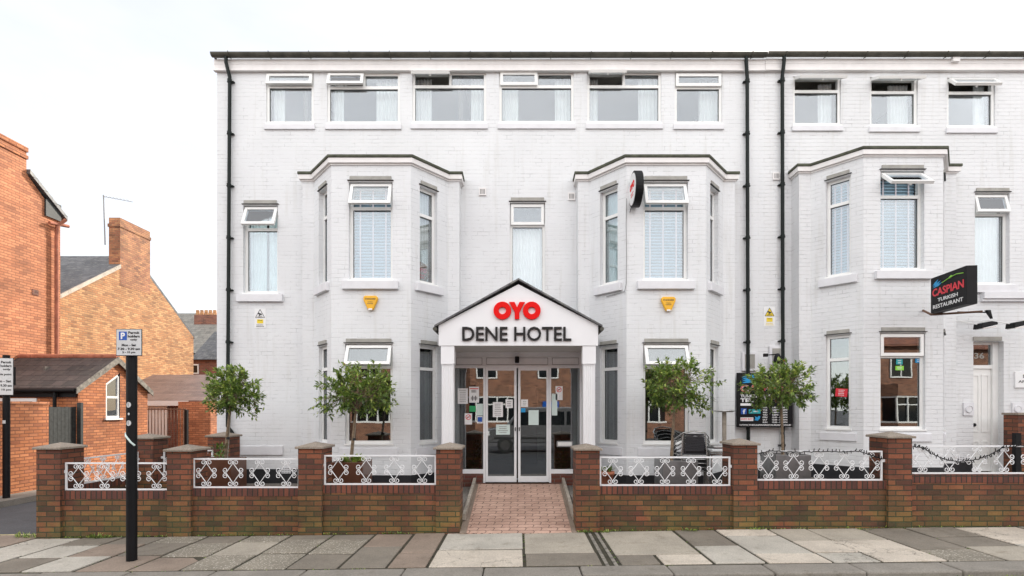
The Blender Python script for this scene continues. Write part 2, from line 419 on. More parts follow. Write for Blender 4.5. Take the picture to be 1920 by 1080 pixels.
M['tile_brown'] = tilemat('brown_tile_roof', (0.22, 0.15, 0.13), (0.16, 0.11, 0.10), (0.06,0.04,0.035), 1.2, 0.16, 0.5, 0.1)
M['tile_red'] = tilemat('red_tile_roof', (0.30, 0.11, 0.06), (0.22, 0.08, 0.05), (0.08,0.04,0.03), 0.2, 0.16, 0.7, 0.1)
M['ridge'] = plain('ridge_tile', (0.34, 0.12, 0.07), 0.8, var=0.35, scale=5)
M['capstone'] = stonemat('pier_cap_concrete', (0.30, 0.25, 0.20), 0.5, rough=0.9, spc=(0.42,0.38,0.33))
M['iron'] = plain('white_wrought_iron', (0.80, 0.81, 0.82), 0.35, var=0.04)
M['timber_black'] = plain('black_timber', (0.022, 0.025, 0.024), 0.6, var=0.5, scale=14, bmp=0.3)
M['timber_old'] = plain('weathered_bargeboard', (0.22, 0.20, 0.17), 0.9, var=0.5, scale=12, bmp=0.5)
M['rust'] = plain('rusty_bars', (0.16, 0.09, 0.06), 0.8, var=0.4, scale=14)
M['corten'] = plain('bronze_planter', (0.14, 0.062, 0.038), 0.28, var=0.12, metal=0.3)
M['zinc'] = plain('zinc_planter', (0.26, 0.26, 0.26), 0.38, metal=0.75, var=0.2, scale=5)
M['soil'] = plain('soil', (0.05, 0.035, 0.025), 1.0, var=0.4, scale=20, bmp=0.6)
M['terracotta'] = plain('terracotta', (0.42, 0.15, 0.08), 0.8, var=0.15)
M['bark'] = plain('bark', (0.20, 0.145, 0.095), 0.9, var=0.35, scale=25, bmp=0.6)
M['black'] = plain('black_metal', (0.008, 0.008, 0.009), 0.5, var=0.2, spec=0.2)
M['blackmatt'] = plain('black_rubber', (0.02, 0.02, 0.02), 0.7, var=0.2)
M['steel'] = plain('brushed_steel', (0.55, 0.55, 0.54), 0.25, metal=1.0, var=0.1)
M['weave'] = plain('black_slats', (0.02, 0.02, 0.024), 0.5, var=0.2)
M['white'] = plain('white_card', (0.80, 0.80, 0.80), 0.5, var=0.02)
M['palecard'] = plain('pale_green_card', (0.62, 0.74, 0.70), 0.5, var=0.02)
M['blue'] = plain('sign_blue', (0.01, 0.09, 0.42), 0.35, var=0.03)
M['cyan'] = plain('sign_cyan', (0.01, 0.30, 0.62), 0.35, var=0.03)
M['teal'] = plain('sign_teal', (0.01, 0.33, 0.36), 0.35, var=0.03)
M['green'] = plain('sign_green', (0.02, 0.35, 0.12), 0.4, var=0.03)
M['lime'] = plain('sticker_lime', (0.25, 0.60, 0.05), 0.4, var=0.03)
M['yellow_pl'] = plain('alarm_yellow', (0.80, 0.42, 0.01), 0.3, var=0.04)
M['yellow_sg'] = plain('sign_yellow', (0.80, 0.60, 0.02), 0.35, var=0.04)
M['signgrey'] = plain('sign_face_grey', (0.60, 0.61, 0.61), 0.4, var=0.05)
M['ink'] = plain('ink_black', (0.02, 0.02, 0.02), 0.5, var=0.05)
M['ink_soft'] = plain('ink_grey', (0.25, 0.25, 0.25), 0.5, var=0.05)
M['brown_board'] = plain('brown_board', (0.34, 0.22, 0.15), 0.6, var=0.1)
M['redneon'] = plain('sign_pink_red', (0.72, 0.03, 0.05), 0.35, var=0.03)
M['vanpaint'] = plain('grey_van_paint', (0.20, 0.20, 0.21), 0.25, metal=0.5, var=0.03, coat=0.6)
M['vanglass'] = plain('dark_vehicle_glass', (0.01, 0.012, 0.014), 0.05, var=0.02)
M['slab_pale'] = stonemat('flag_pale', (0.50, 0.465, 0.40), 0.0, True)
M['slab_cream'] = stonemat('flag_cream', (0.60, 0.53, 0.44), 0.0, True)
M['slab_blue'] = stonemat('flag_bluegrey', (0.42, 0.375, 0.305), 0.0)
M['slab_dark'] = stonemat('flag_dark', (0.23, 0.20, 0.16), 0.35, spc=(0.24,0.23,0.21))
M['slab_speck'] = stonemat('flag_exposed_aggregate', (0.27, 0.24, 0.19), 0.9, spc=(0.58,0.54,0.46))
M['slab_brown'] = stonemat('flag_brown', (0.29, 0.225, 0.175), 0.25, spc=(0.3,0.25,0.2))
M['kerbstone'] = stonemat('kerbstone', (0.27, 0.245, 0.21), 0.3, spc=(0.28,0.27,0.24))
M['joint'] = plain('joint_dirt', (0.045, 0.04, 0.025), 1.0, var=0.5, scale=9, bmp=0.5)
M['asphalt'] = stonemat('asphalt', (0.085, 0.085, 0.09), 0.5, rough=0.9, spc=(0.14,0.14,0.145))
M['gravel'] = stonemat('garden_concrete', (0.17, 0.15, 0.13), 0.4)
M['roadline'] = plain('yellow_road_line', (0.55, 0.47, 0.25), 0.8, var=0.3, scale=12)
M['timber_kerb'] = plain('timber_ramp_edge', (0.34, 0.30, 0.25), 0.85, var=0.3, scale=10, bmp=0.4)

def paver_mat():
    m, n, l, bs = newmat('zigzag_pavers')
    uvn = n.new('ShaderNodeTexCoord').outputs['UV']
    sp = n.new('ShaderNodeSeparateXYZ'); l.new(uvn, sp.inputs[0])
    def math_(op, a, b=None):
        q = n.new('ShaderNodeMath'); q.operation = op
        for i, v in enumerate((a, b)):
            if v is None: continue
            if isinstance(v, (int, float)): q.inputs[i].default_value = v
            else: l.new(v, q.inputs[i])
        return q.outputs[0]
    # vertical joints zig-zag with the row, horizontal joints zig-zag with the column
    def tri(x, per): return math_('ABSOLUTE', math_('SUBTRACT', math_('MULTIPLY', math_('FRACT', math_('DIVIDE', x, per)), 2.0), 1.0))
    u2 = math_('ADD', sp.outputs[0], math_('MULTIPLY', tri(sp.outputs[1], 0.115), 0.022))
    v2 = math_('ADD', sp.outputs[1], math_('MULTIPLY', tri(sp.outputs[0], 0.115), 0.018))
    cb = n.new('ShaderNodeCombineXYZ'); l.new(u2, cb.inputs[0]); l.new(v2, cb.inputs[1])
    b = brick_tex(n, l, 0.23, 0.115, 0.006, 0.5, (0.58,0.385,0.30), (0.49,0.315,0.245), (0.10,0.065,0.05), 0, cb.outputs[0])
    g = n.new('ShaderNodeNewGeometry')
    t = noise_node(n, l, g.outputs['Position'], 2.2, 6, .65)
    c = mixc(n, l, 1.0, b.outputs[0], ramp(n, l, t.outputs[0], .3, .7, (.7,.68,.66), (1.15,1.15,1.15)), 'MULTIPLY')
    tf = noise_node(n, l, g.outputs['Position'], 90, 3, .8)
    c = mixc(n, l, 1.0, c, ramp(n, l, tf.outputs[0], .3, .7, (.82,.82,.82), (1.15,1.15,1.15)), 'MULTIPLY')
    l.new(c, bs.inputs['Base Color']); bs.inputs['Roughness'].default_value = .85
    h = math_('SUBTRACT', 1.0, b.outputs['Fac'])
    bump(n, l, h, bs, .6, .006)
    return m
M['paver'] = paver_mat()
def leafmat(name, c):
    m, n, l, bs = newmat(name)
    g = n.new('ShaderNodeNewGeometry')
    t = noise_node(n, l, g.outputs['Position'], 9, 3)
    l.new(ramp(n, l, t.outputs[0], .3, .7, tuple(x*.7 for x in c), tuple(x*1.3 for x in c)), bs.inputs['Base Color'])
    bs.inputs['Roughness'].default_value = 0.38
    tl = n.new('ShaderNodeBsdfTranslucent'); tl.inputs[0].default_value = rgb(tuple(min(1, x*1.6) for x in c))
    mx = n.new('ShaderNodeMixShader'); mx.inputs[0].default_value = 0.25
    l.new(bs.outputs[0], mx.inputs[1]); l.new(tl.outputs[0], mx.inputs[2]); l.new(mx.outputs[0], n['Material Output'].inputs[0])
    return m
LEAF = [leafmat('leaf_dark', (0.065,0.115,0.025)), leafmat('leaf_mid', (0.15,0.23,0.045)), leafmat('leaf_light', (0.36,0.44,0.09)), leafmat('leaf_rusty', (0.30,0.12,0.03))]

# ------------------------------------------------------------------ text
def text_into(mb, s, x0, x1, z0, z1, Mx, y=0.0, depth=0.004, bold=0.0, mi=0, align_z=True):
    """lettering filling the box x0..x1, z0..z1 of a local frame (reads from local -y)"""
    cu = bpy.data.curves.new('lettering', 'FONT'); cu.body = s; cu.size = 1.0; cu.extrude = 0.0; cu.offset = bold
    cu.resolution_u = 3
    ob = bpy.data.objects.new('lettering', cu); COL.objects.link(ob)
    dg = bpy.context.evaluated_depsgraph_get(); dg.update()
    me = bpy.data.meshes.new_from_object(ob.evaluated_get(dg))
    vs_ = [v.co.copy() for v in me.vertices]; fs = [tuple(p.vertices) for p in me.polygons]
    bpy.data.objects.remove(ob); bpy.data.curves.remove(cu); bpy.data.meshes.remove(me)
    if not vs_: return
    ax, bx = min(v.x for v in vs_), max(v.x for v in vs_)
    az, bz = min(v.y for v in vs_), max(v.y for v in vs_)
    sx = (x1-x0)/(bx-ax); sz = (z1-z0)/(bz-az)
    P = [((v.x-ax)*sx+x0, (v.y-az)*sz+z0) for v in vs_]
    front = [(a, y-depth, b) for a, b in P]; back = [(a, y, b) for a, b in P]
    mb._add(front, fs, Mx, mi)
    # side walls along boundary edges
    cnt = {}
    for f in fs:
        for i in range(len(f)):
            a, b = f[i], f[(i+1) % len(f)]
            cnt[(a,b)] = 1
    edges = [(a,b) for (a,b) in cnt if (b,a) not in cnt]
    nv = len(P)
    mb._add(front + back, [(b, a, a+nv, b+nv) for a, b in edges], Mx, mi)
def ring(mb, cx, cz, ro, ri, Mx, y, depth, mi=0, n=28, sx=1.0):
    vs_ = []
    for k in range(n):
        a = 2*math.pi*k/n
        for r in (ro, ri): 
            for yy in (y-depth, y): vs_.append((cx+r*math.cos(a)*sx, yy, cz+r*math.sin(a)))
    fs = []
    for k in range(n):
        o = 4*k; q = 4*((k+1) % n)
        fs += [(o, q, q+2, o+2), (o, o+1, q+1, q), (o+2, q+2, q+3, o+3)]
    mb._add(vs_, fs, Mx, mi)
def disc(mb, cx, cz, r, Mx, y0, y1, mi=0, n=28, sx=1.0):
    mb.prism_xz([(cx+r*sx*math.cos(2*math.pi*k/n), cz+r*math.sin(2*math.pi*k/n)) for k in range(n)], y0, y1, Mx, mi)
def oyo(mb, x0, x1, z0, z1, Mx, y, depth, mi=0):
    h = z1-z0; w = (x1-x0); r = h/2; s = w/ (2.93*h)
    ring(mb, x0+r*s*1.08, (z0+z1)/2, r*1.04, r*0.42, Mx, y, depth, mi, sx=s*1.08)
    ring(mb, x1-r*s*1.08, (z0+z1)/2, r*1.04, r*0.42, Mx, y, depth, mi, sx=s*1.08)
    c = (x0+x1)/2; k = h*s
    mb.prism_xz([(c-.50*k,z1),(c-.15*k,z0+.40*h),(c-.15*k,z0),(c+.15*k,z0),(c+.15*k,z0+.40*h),(c+.50*k,z1),(c+.16*k,z1),(c,z0+.68*h),(c-.16*k,z1)], y-depth, y, Mx, mi)

# ------------------------------------------------------------------ ground
mb = MB()
xs = [-400,-14,-10,-7,0,7,14,400]; ys = [-400,-30,-8,5.66,10,30,60,400]
for i in range(len(xs)-1):
    for j in range(len(ys)-1):
        p = [(xs[i],ys[j]),(xs[i+1],ys[j]),(xs[i+1],ys[j+1]),(xs[i],ys[j+1])]
        mb.poly([(x,y,G(x)-0.10) for x,y in p])
struct(mb.build('road', M['asphalt'], origin=(0,0,0)))

def gbox(mb, x0, x1, y0, y1, zb, zt, mi=0, tilt=(0,0)):
    v = []
    for zz in (zb, zt):
        for x, y in ((x0,y0),(x1,y0),(x1,y1),(x0,y1)):
            t = 0 if zz == zb else tilt[0]*(x-x0)/(max(.01,x1-x0)) + tilt[1]*(y-y0)/(max(.01,y1-y0))
            v.append((x,y,G(x)+zz+t))
    mb._add(v, [(0,3,2,1),(4,5,6,7),(0,1,5,4),(1,2,6,5),(2,3,7,6),(3,0,4,7)], None, mi)
mb = MB(); gx = [-14,-10,-7,-3,0,3,7,14]
for a, b in zip(gx[:-1], gx[1:]):
    gbox(mb, a, b, 5.99 if b < 50 else 0, 7.70, -0.15, -0.012)
struct(mb.build('pavement_bed', M['joint'], origin=(0,6.8,0)))
SL = ['slab_pale','slab_cream','slab_blue','slab_dark','slab_speck','slab_brown']
SI = {k[5:]: i for i, k in enumerate(SL)}
cells = [  # x0, x1, [(y0,y1,kind)...] from kerb (6.0) to wall (7.62)
 (-1.02,0.06,[(6.02,6.74,'cream'),(6.76,7.62,'pale')]), (0.08,0.95,[(6.02,6.52,'dark'),(6.54,7.62,'blue')]),
 (1.16,2.2,[(6.42,7.62,'blue')]), (1.16,1.62,[(6.02,6.40,'dark')]), (1.64,2.2,[(6.02,6.40,'cream')]),
 (2.22,2.80,[(6.02,6.78,'pale'),(6.80,7.62,'dark')]), (2.82,3.55,[(6.02,6.38,'cream'),(6.40,7.28,'pale'),(7.30,7.62,'cream')]),
 (3.57,4.1,[(6.02,6.40,'pale'),(6.42,6.95,'cream'),(6.97,7.62,'blue')]), (4.12,4.85,[(6.02,6.42,'cream'),(6.44,6.98,'cream'),(7.0,7.62,'blue')]),
 (4.87,5.5,[(6.02,6.5,'speck'),(6.52,7.62,'dark')]), (5.52,6.2,[(6.02,6.6,'blue'),(6.62,7.1,'dark'),(7.12,7.62,'dark')]),
 (6.22,7.1,[(6.02,6.7,'pale'),(6.72,7.62,'cream')]), (7.12,7.9,[(6.02,6.9,'dark'),(6.92,7.62,'speck')]), (7.92,9.0,[(6.02,7.0,'pale'),(7.02,7.62,'dark')]),
 (9.02,10.2,[(6.02,7.62,'speck')]),
 (-1.48,-1.04,[(6.02,6.6,'brown'),(6.62,7.62,'brown')]), (-2.03,-1.50,[(6.02,6.92,'dark'),(6.94,7.62,'brown')]),
 (-2.62,-2.05,[(6.02,6.62,'dark'),(6.64,7.30,'speck'),(7.32,7.62,'dark')]), (-3.22,-2.64,[(6.02,6.66,'speck'),(6.68,7.34,'speck'),(7.36,7.62,'dark')]),
 (-3.82,-3.24,[(6.02,6.60,'speck'),(6.62,7.24,'blue'),(7.26,7.62,'speck')]), (-4.42,-3.84,[(6.02,6.56,'brown'),(6.58,7.20,'speck'),(7.22,7.62,'dark')]),
 (-5.02,-4.44,[(6.02,6.64,'brown'),(6.66,7.26,'dark'),(7.28,7.62,'speck')]), (-5.62,-5.04,[(6.02,6.62,'pale'),(6.64,7.22,'brown'),(7.24,7.62,'dark')]),
 (-6.22,-5.64,[(6.02,6.60,'dark'),(6.62,7.20,'pale'),(7.22,7.62,'dark')]), (-6.90,-6.24,[(6.02,6.70,'pale'),(6.72,7.62,'pale')]),
 (-7.6,-6.92,[(6.02,6.60,'speck'),(6.62,7.2,'dark'),(7.22,7.85,'brown')]), (-8.3,-7.62,[(6.02,6.60,'dark'),(6.62,7.2,'speck'),(7.22,7.85,'dark')]),
 (-9.1,-8.32,[(6.02,6.9,'speck'),(6.92,7.85,'dark')]), (-10.4,-9.12,[(6.02,6.9,'brown'),(6.92,7.85,'speck')])]
mb = MB(); rg = random.Random(3)
for x0, x1, rows in cells:
    for y0, y1, k in rows:
        gbox(mb, x0+rg.uniform(.003,.014), x1-rg.uniform(.003,.014), y0+rg.uniform(0,.006), y1-rg.uniform(0,.008), -0.05, rg.uniform(-.004,.004), SI[k], (rg.uniform(-.006,.006), rg.uniform(-.006,.006)))
o = struct(mb.build('pavement', [M[k] for k in SL], origin=(0,6.8,0)))
bv = o.modifiers.new('bevel', 'BEVEL'); bv.width = 0.006; bv.segments = 1
# kerbstones
mb = MB(); x = -10.4
while x < 10:
    w = rg.uniform(.85, 1.15)
    gbox(mb, x+.004, x+w-.006, 5.66+rg.uniform(-.01,.01), 5.985, -0.2, rg.uniform(-.006,.004)); x += w
o = struct(mb.build('kerb', M['kerbstone'], origin=(0,5.8,0)))
bv = o.modifiers.new('bevel', 'BEVEL'); bv.width = 0.02; bv.segments = 2
# timber-lined gully across the pavement right of the ramp
mb = MB()
for k in range(3): gbox(mb, 0.985+k*.05, 1.025+k*.05, 5.99, 7.6, -0.05, -0.004-(k==1)*.012)
struct(mb.build('drain_channel', M['timber_old'], origin=(1.05,6.8,0)))
# side lane verge, yellow lines
mb = MB()
for yy in (8.12, 8.27):
    mb.poly([(-13,yy-.13,G(-13)-.094),(-7.2,yy,G(-7.2)-.094),(-7.2,yy+.06,G(-7.2)-.094),(-13,yy-.07,G(-13)-.094)])
struct(mb.build('road_marking', M['roadline'], origin=(-9,8.2,-.1)))
mb = MB()
mb.box(-11.14,-10.55,9,17.5,G(-10.8)-.2,G(-10.8)+.02); mb.box(-10.54,-10.40,9,17.5,G(-10.8)-.2,G(-10.8)+.028)
struct(mb.build('lane_pavement', M['kerbstone'], origin=(-10.8,13,-.1)))
# front garden surface and side yard, behind the wall
mb = MB()
mb.box(-6.45,-0.84,7.85,10.48,0.0,0.30); mb.box(0.87,4.84,7.85,10.48,0.0,0.33); mb.box(4.842,12,7.85,10.48,0.0,0.46)
mb.box(-6.2,-5.93,10.482,20,0.0,0.28)
struct(mb.build('front_garden', M['gravel'], origin=(0,9,0)))
# ramp
RZ = 0.37
mb = MB()
mb.prism_yz([(7.57,-0.1),(9.9,-0.1),(9.9,RZ),(7.57,0.004)], -0.74, 0.76)
struct(mb.build('ramp', M['paver'], origin=(0,8.7,0)))
mb = MB()
for a, b in ((-0.835,-0.742),(0.762,0.855)):
    mb.prism_yz([(7.56,-0.1),(9.9,-0.1),(9.9,RZ+.004),(7.56,0.008)], a, b)
struct(mb.build('ramp_edge_paving', M['slab_brown'], origin=(0,8.7,0)))
for s_, lab in ((-1,'left'),(1,'right')):
    mb = MB(); a, b = (-0.838,-0.79) if s_ < 0 else (0.81,0.858)
    mb.prism_yz([(7.99,0.10),(9.96,RZ+.0),(9.96,RZ+.11),(7.99,0.19)], a, b)
    tag(mb.build('ramp_rail_board', M['timber_kerb']), 'weathered timber edging board along the %s side of the brick entrance ramp' % lab, 'edging board', 'ramp edging boards')

# ------------------------------------------------------------------ walls with openings
def wall_holes(mb, Mx, u0, u1, z0, z1, holes, depth=0.16, mi=0, back=True):
    """a wall sheet in a local frame at y=0 with rectangular openings, reveals and a back face"""
    us = sorted(set([u0,u1] + [h[0] for h in holes] + [h[1] for h in holes]))
    zs = sorted(set([z0,z1] + [h[2] for h in holes] + [h[3] for h in holes]))
    us = [u for u in us if u0 <= u <= u1]; zs = [z for z in zs if z0 <= z <= z1]
    def inh(u, z): return any(h[0] < u < h[1] and h[2] < z < h[3] for h in holes)
    for i in range(len(us)-1):
        for j in range(len(zs)-1):
            if inh((us[i]+us[i+1])/2, (zs[j]+zs[j+1])/2): continue
            a, b, c, d = us[i], us[i+1], zs[j], zs[j+1]
            mb.poly([(a,0,c),(b,0,c),(b,0,d),(a,0,d)], Mx, mi)
            if back: mb.poly([(a,depth,c),(a,depth,d),(b,depth,d),(b,depth,c)], Mx, mi)
    for a, b, c, d in [h[:4] for h in holes]:
        mb.poly([(a,0,c),(a,0,d),(a,depth,d),(a,depth,c)], Mx, mi)
        mb.poly([(b,0,c),(b,depth,c),(b,depth,d),(b,0,d)], Mx, mi)
        mb.poly([(a,0,d),(b,0,d),(b,depth,d),(a,depth,d)], Mx, mi)
        mb.poly([(a,0,c),(a,depth,c),(b,depth,c),(b,0,c)], Mx, mi)

def sash(mbf, mbp, Mx, a, b, c, d, y, ang, fw=0.055):
    """top hung sash, hinge at the top outer edge, swung out by ang degrees"""
    T = Mx @ Matrix.Translation((0, y, d)) @ Matrix.Rotation(R(-ang), 4, 'X')
    h = d - c
    mbf.box(a, a+fw, 0, .05, -h, 0, T); mbf.box(b-fw, b, 0, .05, -h, 0, T)
    mbf.box(a+fw, b-fw, 0, .05, -fw, 0, T); mbf.box(a+fw, b-fw, 0, .05, -h, -h+fw, T)
    mbp.box(a+fw-.005, b-fw+.005, .02, .028, -h+fw-.005, -fw+.005, T)
    if ang > 3:   # handle
        mbf.box((a+b)/2-.012, (a+b)/2+.012, .05, .085, -h+.01, -h+.05, T)

def window(parent, Mx, a, b, c, d, transom=None, mull=None, sashes=(), sill='stone', lintel=True, recess=0.085, gm='glass', sill_h=0.15, drop=0.0):
    """opening a..b, c..d in the wall's local frame"""
    y = recess; fw = 0.05
    mf = MB(); mp = MB()
    mf.box(a, a+fw, y, y+.07, c, d, Mx); mf.box(b-fw, b, y, y+.07, c, d, Mx)
    mf.box(a+fw, b-fw, y, y+.07, d-fw, d, Mx); mf.box(a+fw, b-fw, y, y+.07, c, c+fw, Mx)
    mf.box(a-.015, b+.015, -.02, y, c-.03, c-.002, Mx)          # projecting plastic cill
    lights = []
    if transom:
        mf.box(a+fw, b-fw, y-.003, y+.067, transom-.028, transom+.028, Mx)
        lights.append((a+fw, b-fw, c+fw, transom-.028))
        if mull:
            mf.box(mull-.025, mull+.025, y-.001, y+.069, transom+.028, d-fw, Mx)
            lights += [(a+fw, mull-.025, transom+.028, d-fw), (mull+.025, b-fw, transom+.028, d-fw)]
        else: lights.append((a+fw, b-fw, transom+.028, d-fw))
    else: lights.append((a+fw, b-fw, c+fw, d-fw))
    ms = MB(); msp = MB()
    for i, (p, q, r_, s_) in enumerate(lights):
        ang = dict(sashes).get(i)
        if ang is not None: sash(ms, msp, Mx, p-.03, q+.03, r_-.02, s_+.03, y-.052, ang)
        else: mp.box(p-.004, q+.004, y+.03, y+.038, r_-.004, s_+.004, Mx)
        if ang is None:                                       # black gasket line round each fixed light
            for bb in ((p, p+.006, r_, s_), (q-.006, q, r_, s_)): mp.box(bb[0], bb[1], y+.022, y+.030, bb[2], bb[3], Mx, 1)
            mp.box(p, q, y+.022, y+.030, s_-.008, s_, Mx, 1)
    o = Mx @ Vector(((a+b)/2, 0, c))
    w = mf.build('window', M['upvc'], parent, origin=o)
    if mp.v: mp.build('pane', [M[gm], M['blackmatt']], w)
    if ms.v:
        ms.build('opening_sash', M['upvc'], w); msp.build('sash_pane', M[gm], w)
    if sill == 'stone':
        k = MB(); k.box(a-.11, b+.11, -.07, .005, c-.03-sill_h, c-.034, Mx); k.build('sill', M['stonepaint'], w, bevel=.006)
    elif sill == 'slim':
        k = MB(); k.box(a-.03, b+.03, -.035, .005, c-.13, c-.034, Mx); k.build('sill', M['stonepaint'], w, bevel=.004)
    elif sill == 'panel':
        k = MB(); k.box(a-.10, b+.10, -.03, .004, c-.22, c-.075, Mx); k.build('sill', M['stonepaint'], w, bevel=.006)
    if lintel:
        k = MB(); k.box(a+.02, b-.02, -.022, .004, d+.030, d+.095, Mx); k.box(a-.02, b+.02, -.03, .004, d+.018, d+.028, Mx, 1)  # grey flashing; the thin dark strip below it is a painted shadow line
        k.build('lintel_flashing', [M['lintel'], M['timber_black']], w)
    return w
def curtain(Mx, a, b, c, d, y, label, mat='curtain', folds=None, sway=0.0):
    mb_ = MB(); n = max(8, int((b-a)/.012)); ph = random.random()*6
    rows = 6; V = []
    for j in range(rows+1):
        t = j/rows; z = c + (d-c)*t
        for i in range(n+1):
            u = i/n; x = a + (b-a)*u*(1 - sway*t*(1-u)*0) + sway*(1-t)*(u)*.0 + sway*t*0
            x = a + (b-a)*(u*(1+sway*(1-t)) - (sway*(1-t) if sway < 0 else 0)*0)
            V.append((x, y + .022*math.sin(u*(b-a)*95+ph) + .006*math.sin(u*37+t*3), z))
    Fc = [(j*(n+1)+i, j*(n+1)+i+1, (j+1)*(n+1)+i+1, (j+1)*(n+1)+i) for j in range(rows) for i in range(n)]
    mb_._add(V, Fc, Mx, 0, True)
    # a second sheet behind gives the cloth a thickness
    mb_._add([(p[0], p[1]+.004, p[2]) for p in V], [tuple(reversed(f)) for f in Fc], Mx, 0, True)
    o = mb_.build('curtain', M[mat]); return tag(o, label, 'curtain', 'curtains behind the windows')
def blind(Mx, a, b, c, d, y, label):
    r = thing('venetian_blind', label, 'blind', Mx @ Vector(((a+b)/2, y, d)), 'venetian blinds behind the bay windows')
    m1 = MB(); z = c
    while z < d-.03:
        T = Mx @ Matrix.Translation((0, y, z)) @ Matrix.Rotation(R(62), 4, 'X')
        m1.box(a, b, -.030, .030, -.0012, .0012, T); z += .055
    m1.build('slats', M['blind'], r)
    m2 = MB(); w = b-a
    for f in (.16, .5, .84): m2.box(a+w*f-.014, a+w*f+.014, y-.024, y-.022, c, d, Mx)
    m2.build('tape', M['tape'], r)
    m3 = MB(); m3.box(a, b, y-.025, y+.025, d-.03, d+.02, Mx); m3.build('head_rail', M['upvc'], r)

# ------------------------------------------------------------------ the hotel
WY = 10.49; SPLIT = 4.83; LEFT = -5.93
hotel = thing('hotel_building', 'three storey white painted brick hotel with two canted bays and a gabled glass porch', 'building', (-0.5, WY, 0.3))
rest = thing('restaurant_building', 'white painted brick terrace with one canted bay right of the hotel', 'building', (7, WY, 0.4))
MF = frame_M(0, WY, 0, 1, 0)
def R4(px0, px1, py0, py1, Y=WY): return (WX(px0,Y), WX(px1,Y), WZ(py1,Y), WZ(py0,Y))
top = [(499,588,137,231,161,None,{1:12}), (613,750,136,231,163,682,{1:17}), (773,912,134,230,161,844,{1:62}),
       (936,1076,134,230,161,1007,{1:0}), (1101,1240,134,230,161,1170,{1:66}), (1265,1354,137,231,163,None,{1:0})]
topR = [(1487,1577,143,234,170,None,{1:64}), (1631,1721,145,236,172,None,{1:66}), (1776,1866,146,238,173,None,{1:42})]
holesH, holesR = [], []
for t in top: holesH.append(R4(*t[:4]))
for t in topR: holesR.append(R4(*t[:4]))
F1 = R4(456,521,385,549); F4 = R4(956,1022,380,560); F5 = R4(1828,1893,362,532)
DOOR = R4(1825,1882,640,880)
DOOR = (DOOR[0], DOOR[1], 0.50, DOOR[3])
bayC = (-2.63, 2.64); bayR = 6.87
EAVE = 8.66
hb = []
for c in bayC: hb += [(c-1.2, c+1.2, 0.45, 3.1), (c-1.2, c+1.2, 3.7, 6.0)]
porch_hole = (-1.10, 1.08, 0.38, 2.86)
mb = MB(); wall_holes(mb, MF, LEFT, SPLIT, 0.0, EAVE, holesH+[F1,F4,porch_hole]+hb)
# side and rear of the building
mb.poly([(LEFT,WY,0),(LEFT,WY,EAVE),(LEFT,WY+9.5,EAVE),(LEFT,WY+9.5,0)])
mb.poly([(LEFT,WY+9.5,0),(LEFT,WY+9.5,EAVE),(SPLIT,WY+9.5,EAVE),(SPLIT,WY+9.5,0)])
mb.build('wall', M['wall'], hotel)
hbR = [(bayR-1.2, bayR+1.2, 0.6, 3.2), (bayR-1.2, bayR+1.2, 3.8, 6.1)]
mb = MB(); wall_holes(mb, MF, SPLIT, 13, 0.0, EAVE+.03, holesR+[F5,DOOR]+hbR)
mb.poly([(13,WY,0),(13,WY+9.5,0),(13,WY+9.5,EAVE+.03),(13,WY,EAVE+.03)])
mb.poly([(SPLIT,WY+9.5,0),(SPLIT,WY+9.5,EAVE),(13,WY+9.5,EAVE),(13,WY+9.5,0)])
mb.build('wall', M['wall2'], rest)
# rooms behind the windows
def rooms(parent, x0, x1, floors, parts):
    m_ = MB(); yb = WY+3.6
    for z in floors: m_.box(x0+.01, x1-.01, WY+.165, yb, z-.12, z, mi=(1 if z < 1 else 2 if z > 8 else 0))
    m_.box(x0+.01, x1-.01, yb, yb+.1, 0.2, EAVE)
    for xx in parts: m_.box(xx-.04, xx+.04, WY+.17, yb-.003, 0.3, EAVE-.1)
    m_.build('interior', [M['interior'], M['carpet'], M['ceiling']], parent)
rooms(hotel, LEFT, SPLIT, (0.45, 3.42, 6.55, 8.62), (-5.85, -4.25, -1.15, 1.13, 4.15, 4.75))
rooms(rest, SPLIT, 13, (0.5, 3.5, 6.6, 8.65), (4.95, 8.45, 11))
# roofs
for par, x0, x1, ze in ((hotel, LEFT-.06, SPLIT, EAVE+.065), (rest, SPLIT+.003, 13, EAVE+.095)):
    m_ = MB()
    m_.prism_yz([(WY+.0,ze),(WY+4.8,ze+1.9),(WY+9.6,ze),(WY+9.6,ze-.06),(WY+.0,ze-.06)], x0, x1)
    m_.build('roof', M['slate'], par)
# fascia + gutter
def eaves(par, x0, x1, dz, ysh=0):
    m_ = MB(); m_.box(x0, x1, WY-.05, WY-.002, 8.40+dz, 8.60+dz); m_.box(x0-.0, x1, WY-.055, WY-.0502, 8.51+dz, 8.60+dz)
    m_.box(x0, x1, WY-.075, WY-.002, 8.375+dz, 8.397+dz)
    m_.build('fascia', M['fascia'], par)
    g = MB(); n = 8; yc = WY-.125; zc = 8.665+dz; r = .066
    prof = [(yc + r*math.cos(math.pi + math.pi*k/n), zc + r*math.sin(math.pi + math.pi*k/n)) for k in range(n+1)]
    prof += [(yc+(r-.006)*math.cos(2*math.pi - math.pi*k/n), zc+(r-.006)*math.sin(2*math.pi - math.pi*k/n)) for k in range(n+1)]
    g.prism_yz(prof, x0, x1)
    x = x0+.35
    while x < x1:
        g.tube([(x,yc-.075,zc+.01),(x,yc-.07,zc-.06),(x,yc-.0,zc-.078),(x,yc+.06,zc-.06)], .008, 5); x += .78
    g.build('gutter', M['gutter'], par)
eaves(hotel, LEFT-.03, SPLIT-.004, 0.0)
eaves(rest, SPLIT+.004, 13, 0.01)
m_ = MB(); m_.box(WX(1793,10.3), WX(1806,10.3), WY-.12, WY-.055, 8.53, 8.63); m_.build('eaves_box', M['fascia'], rest)

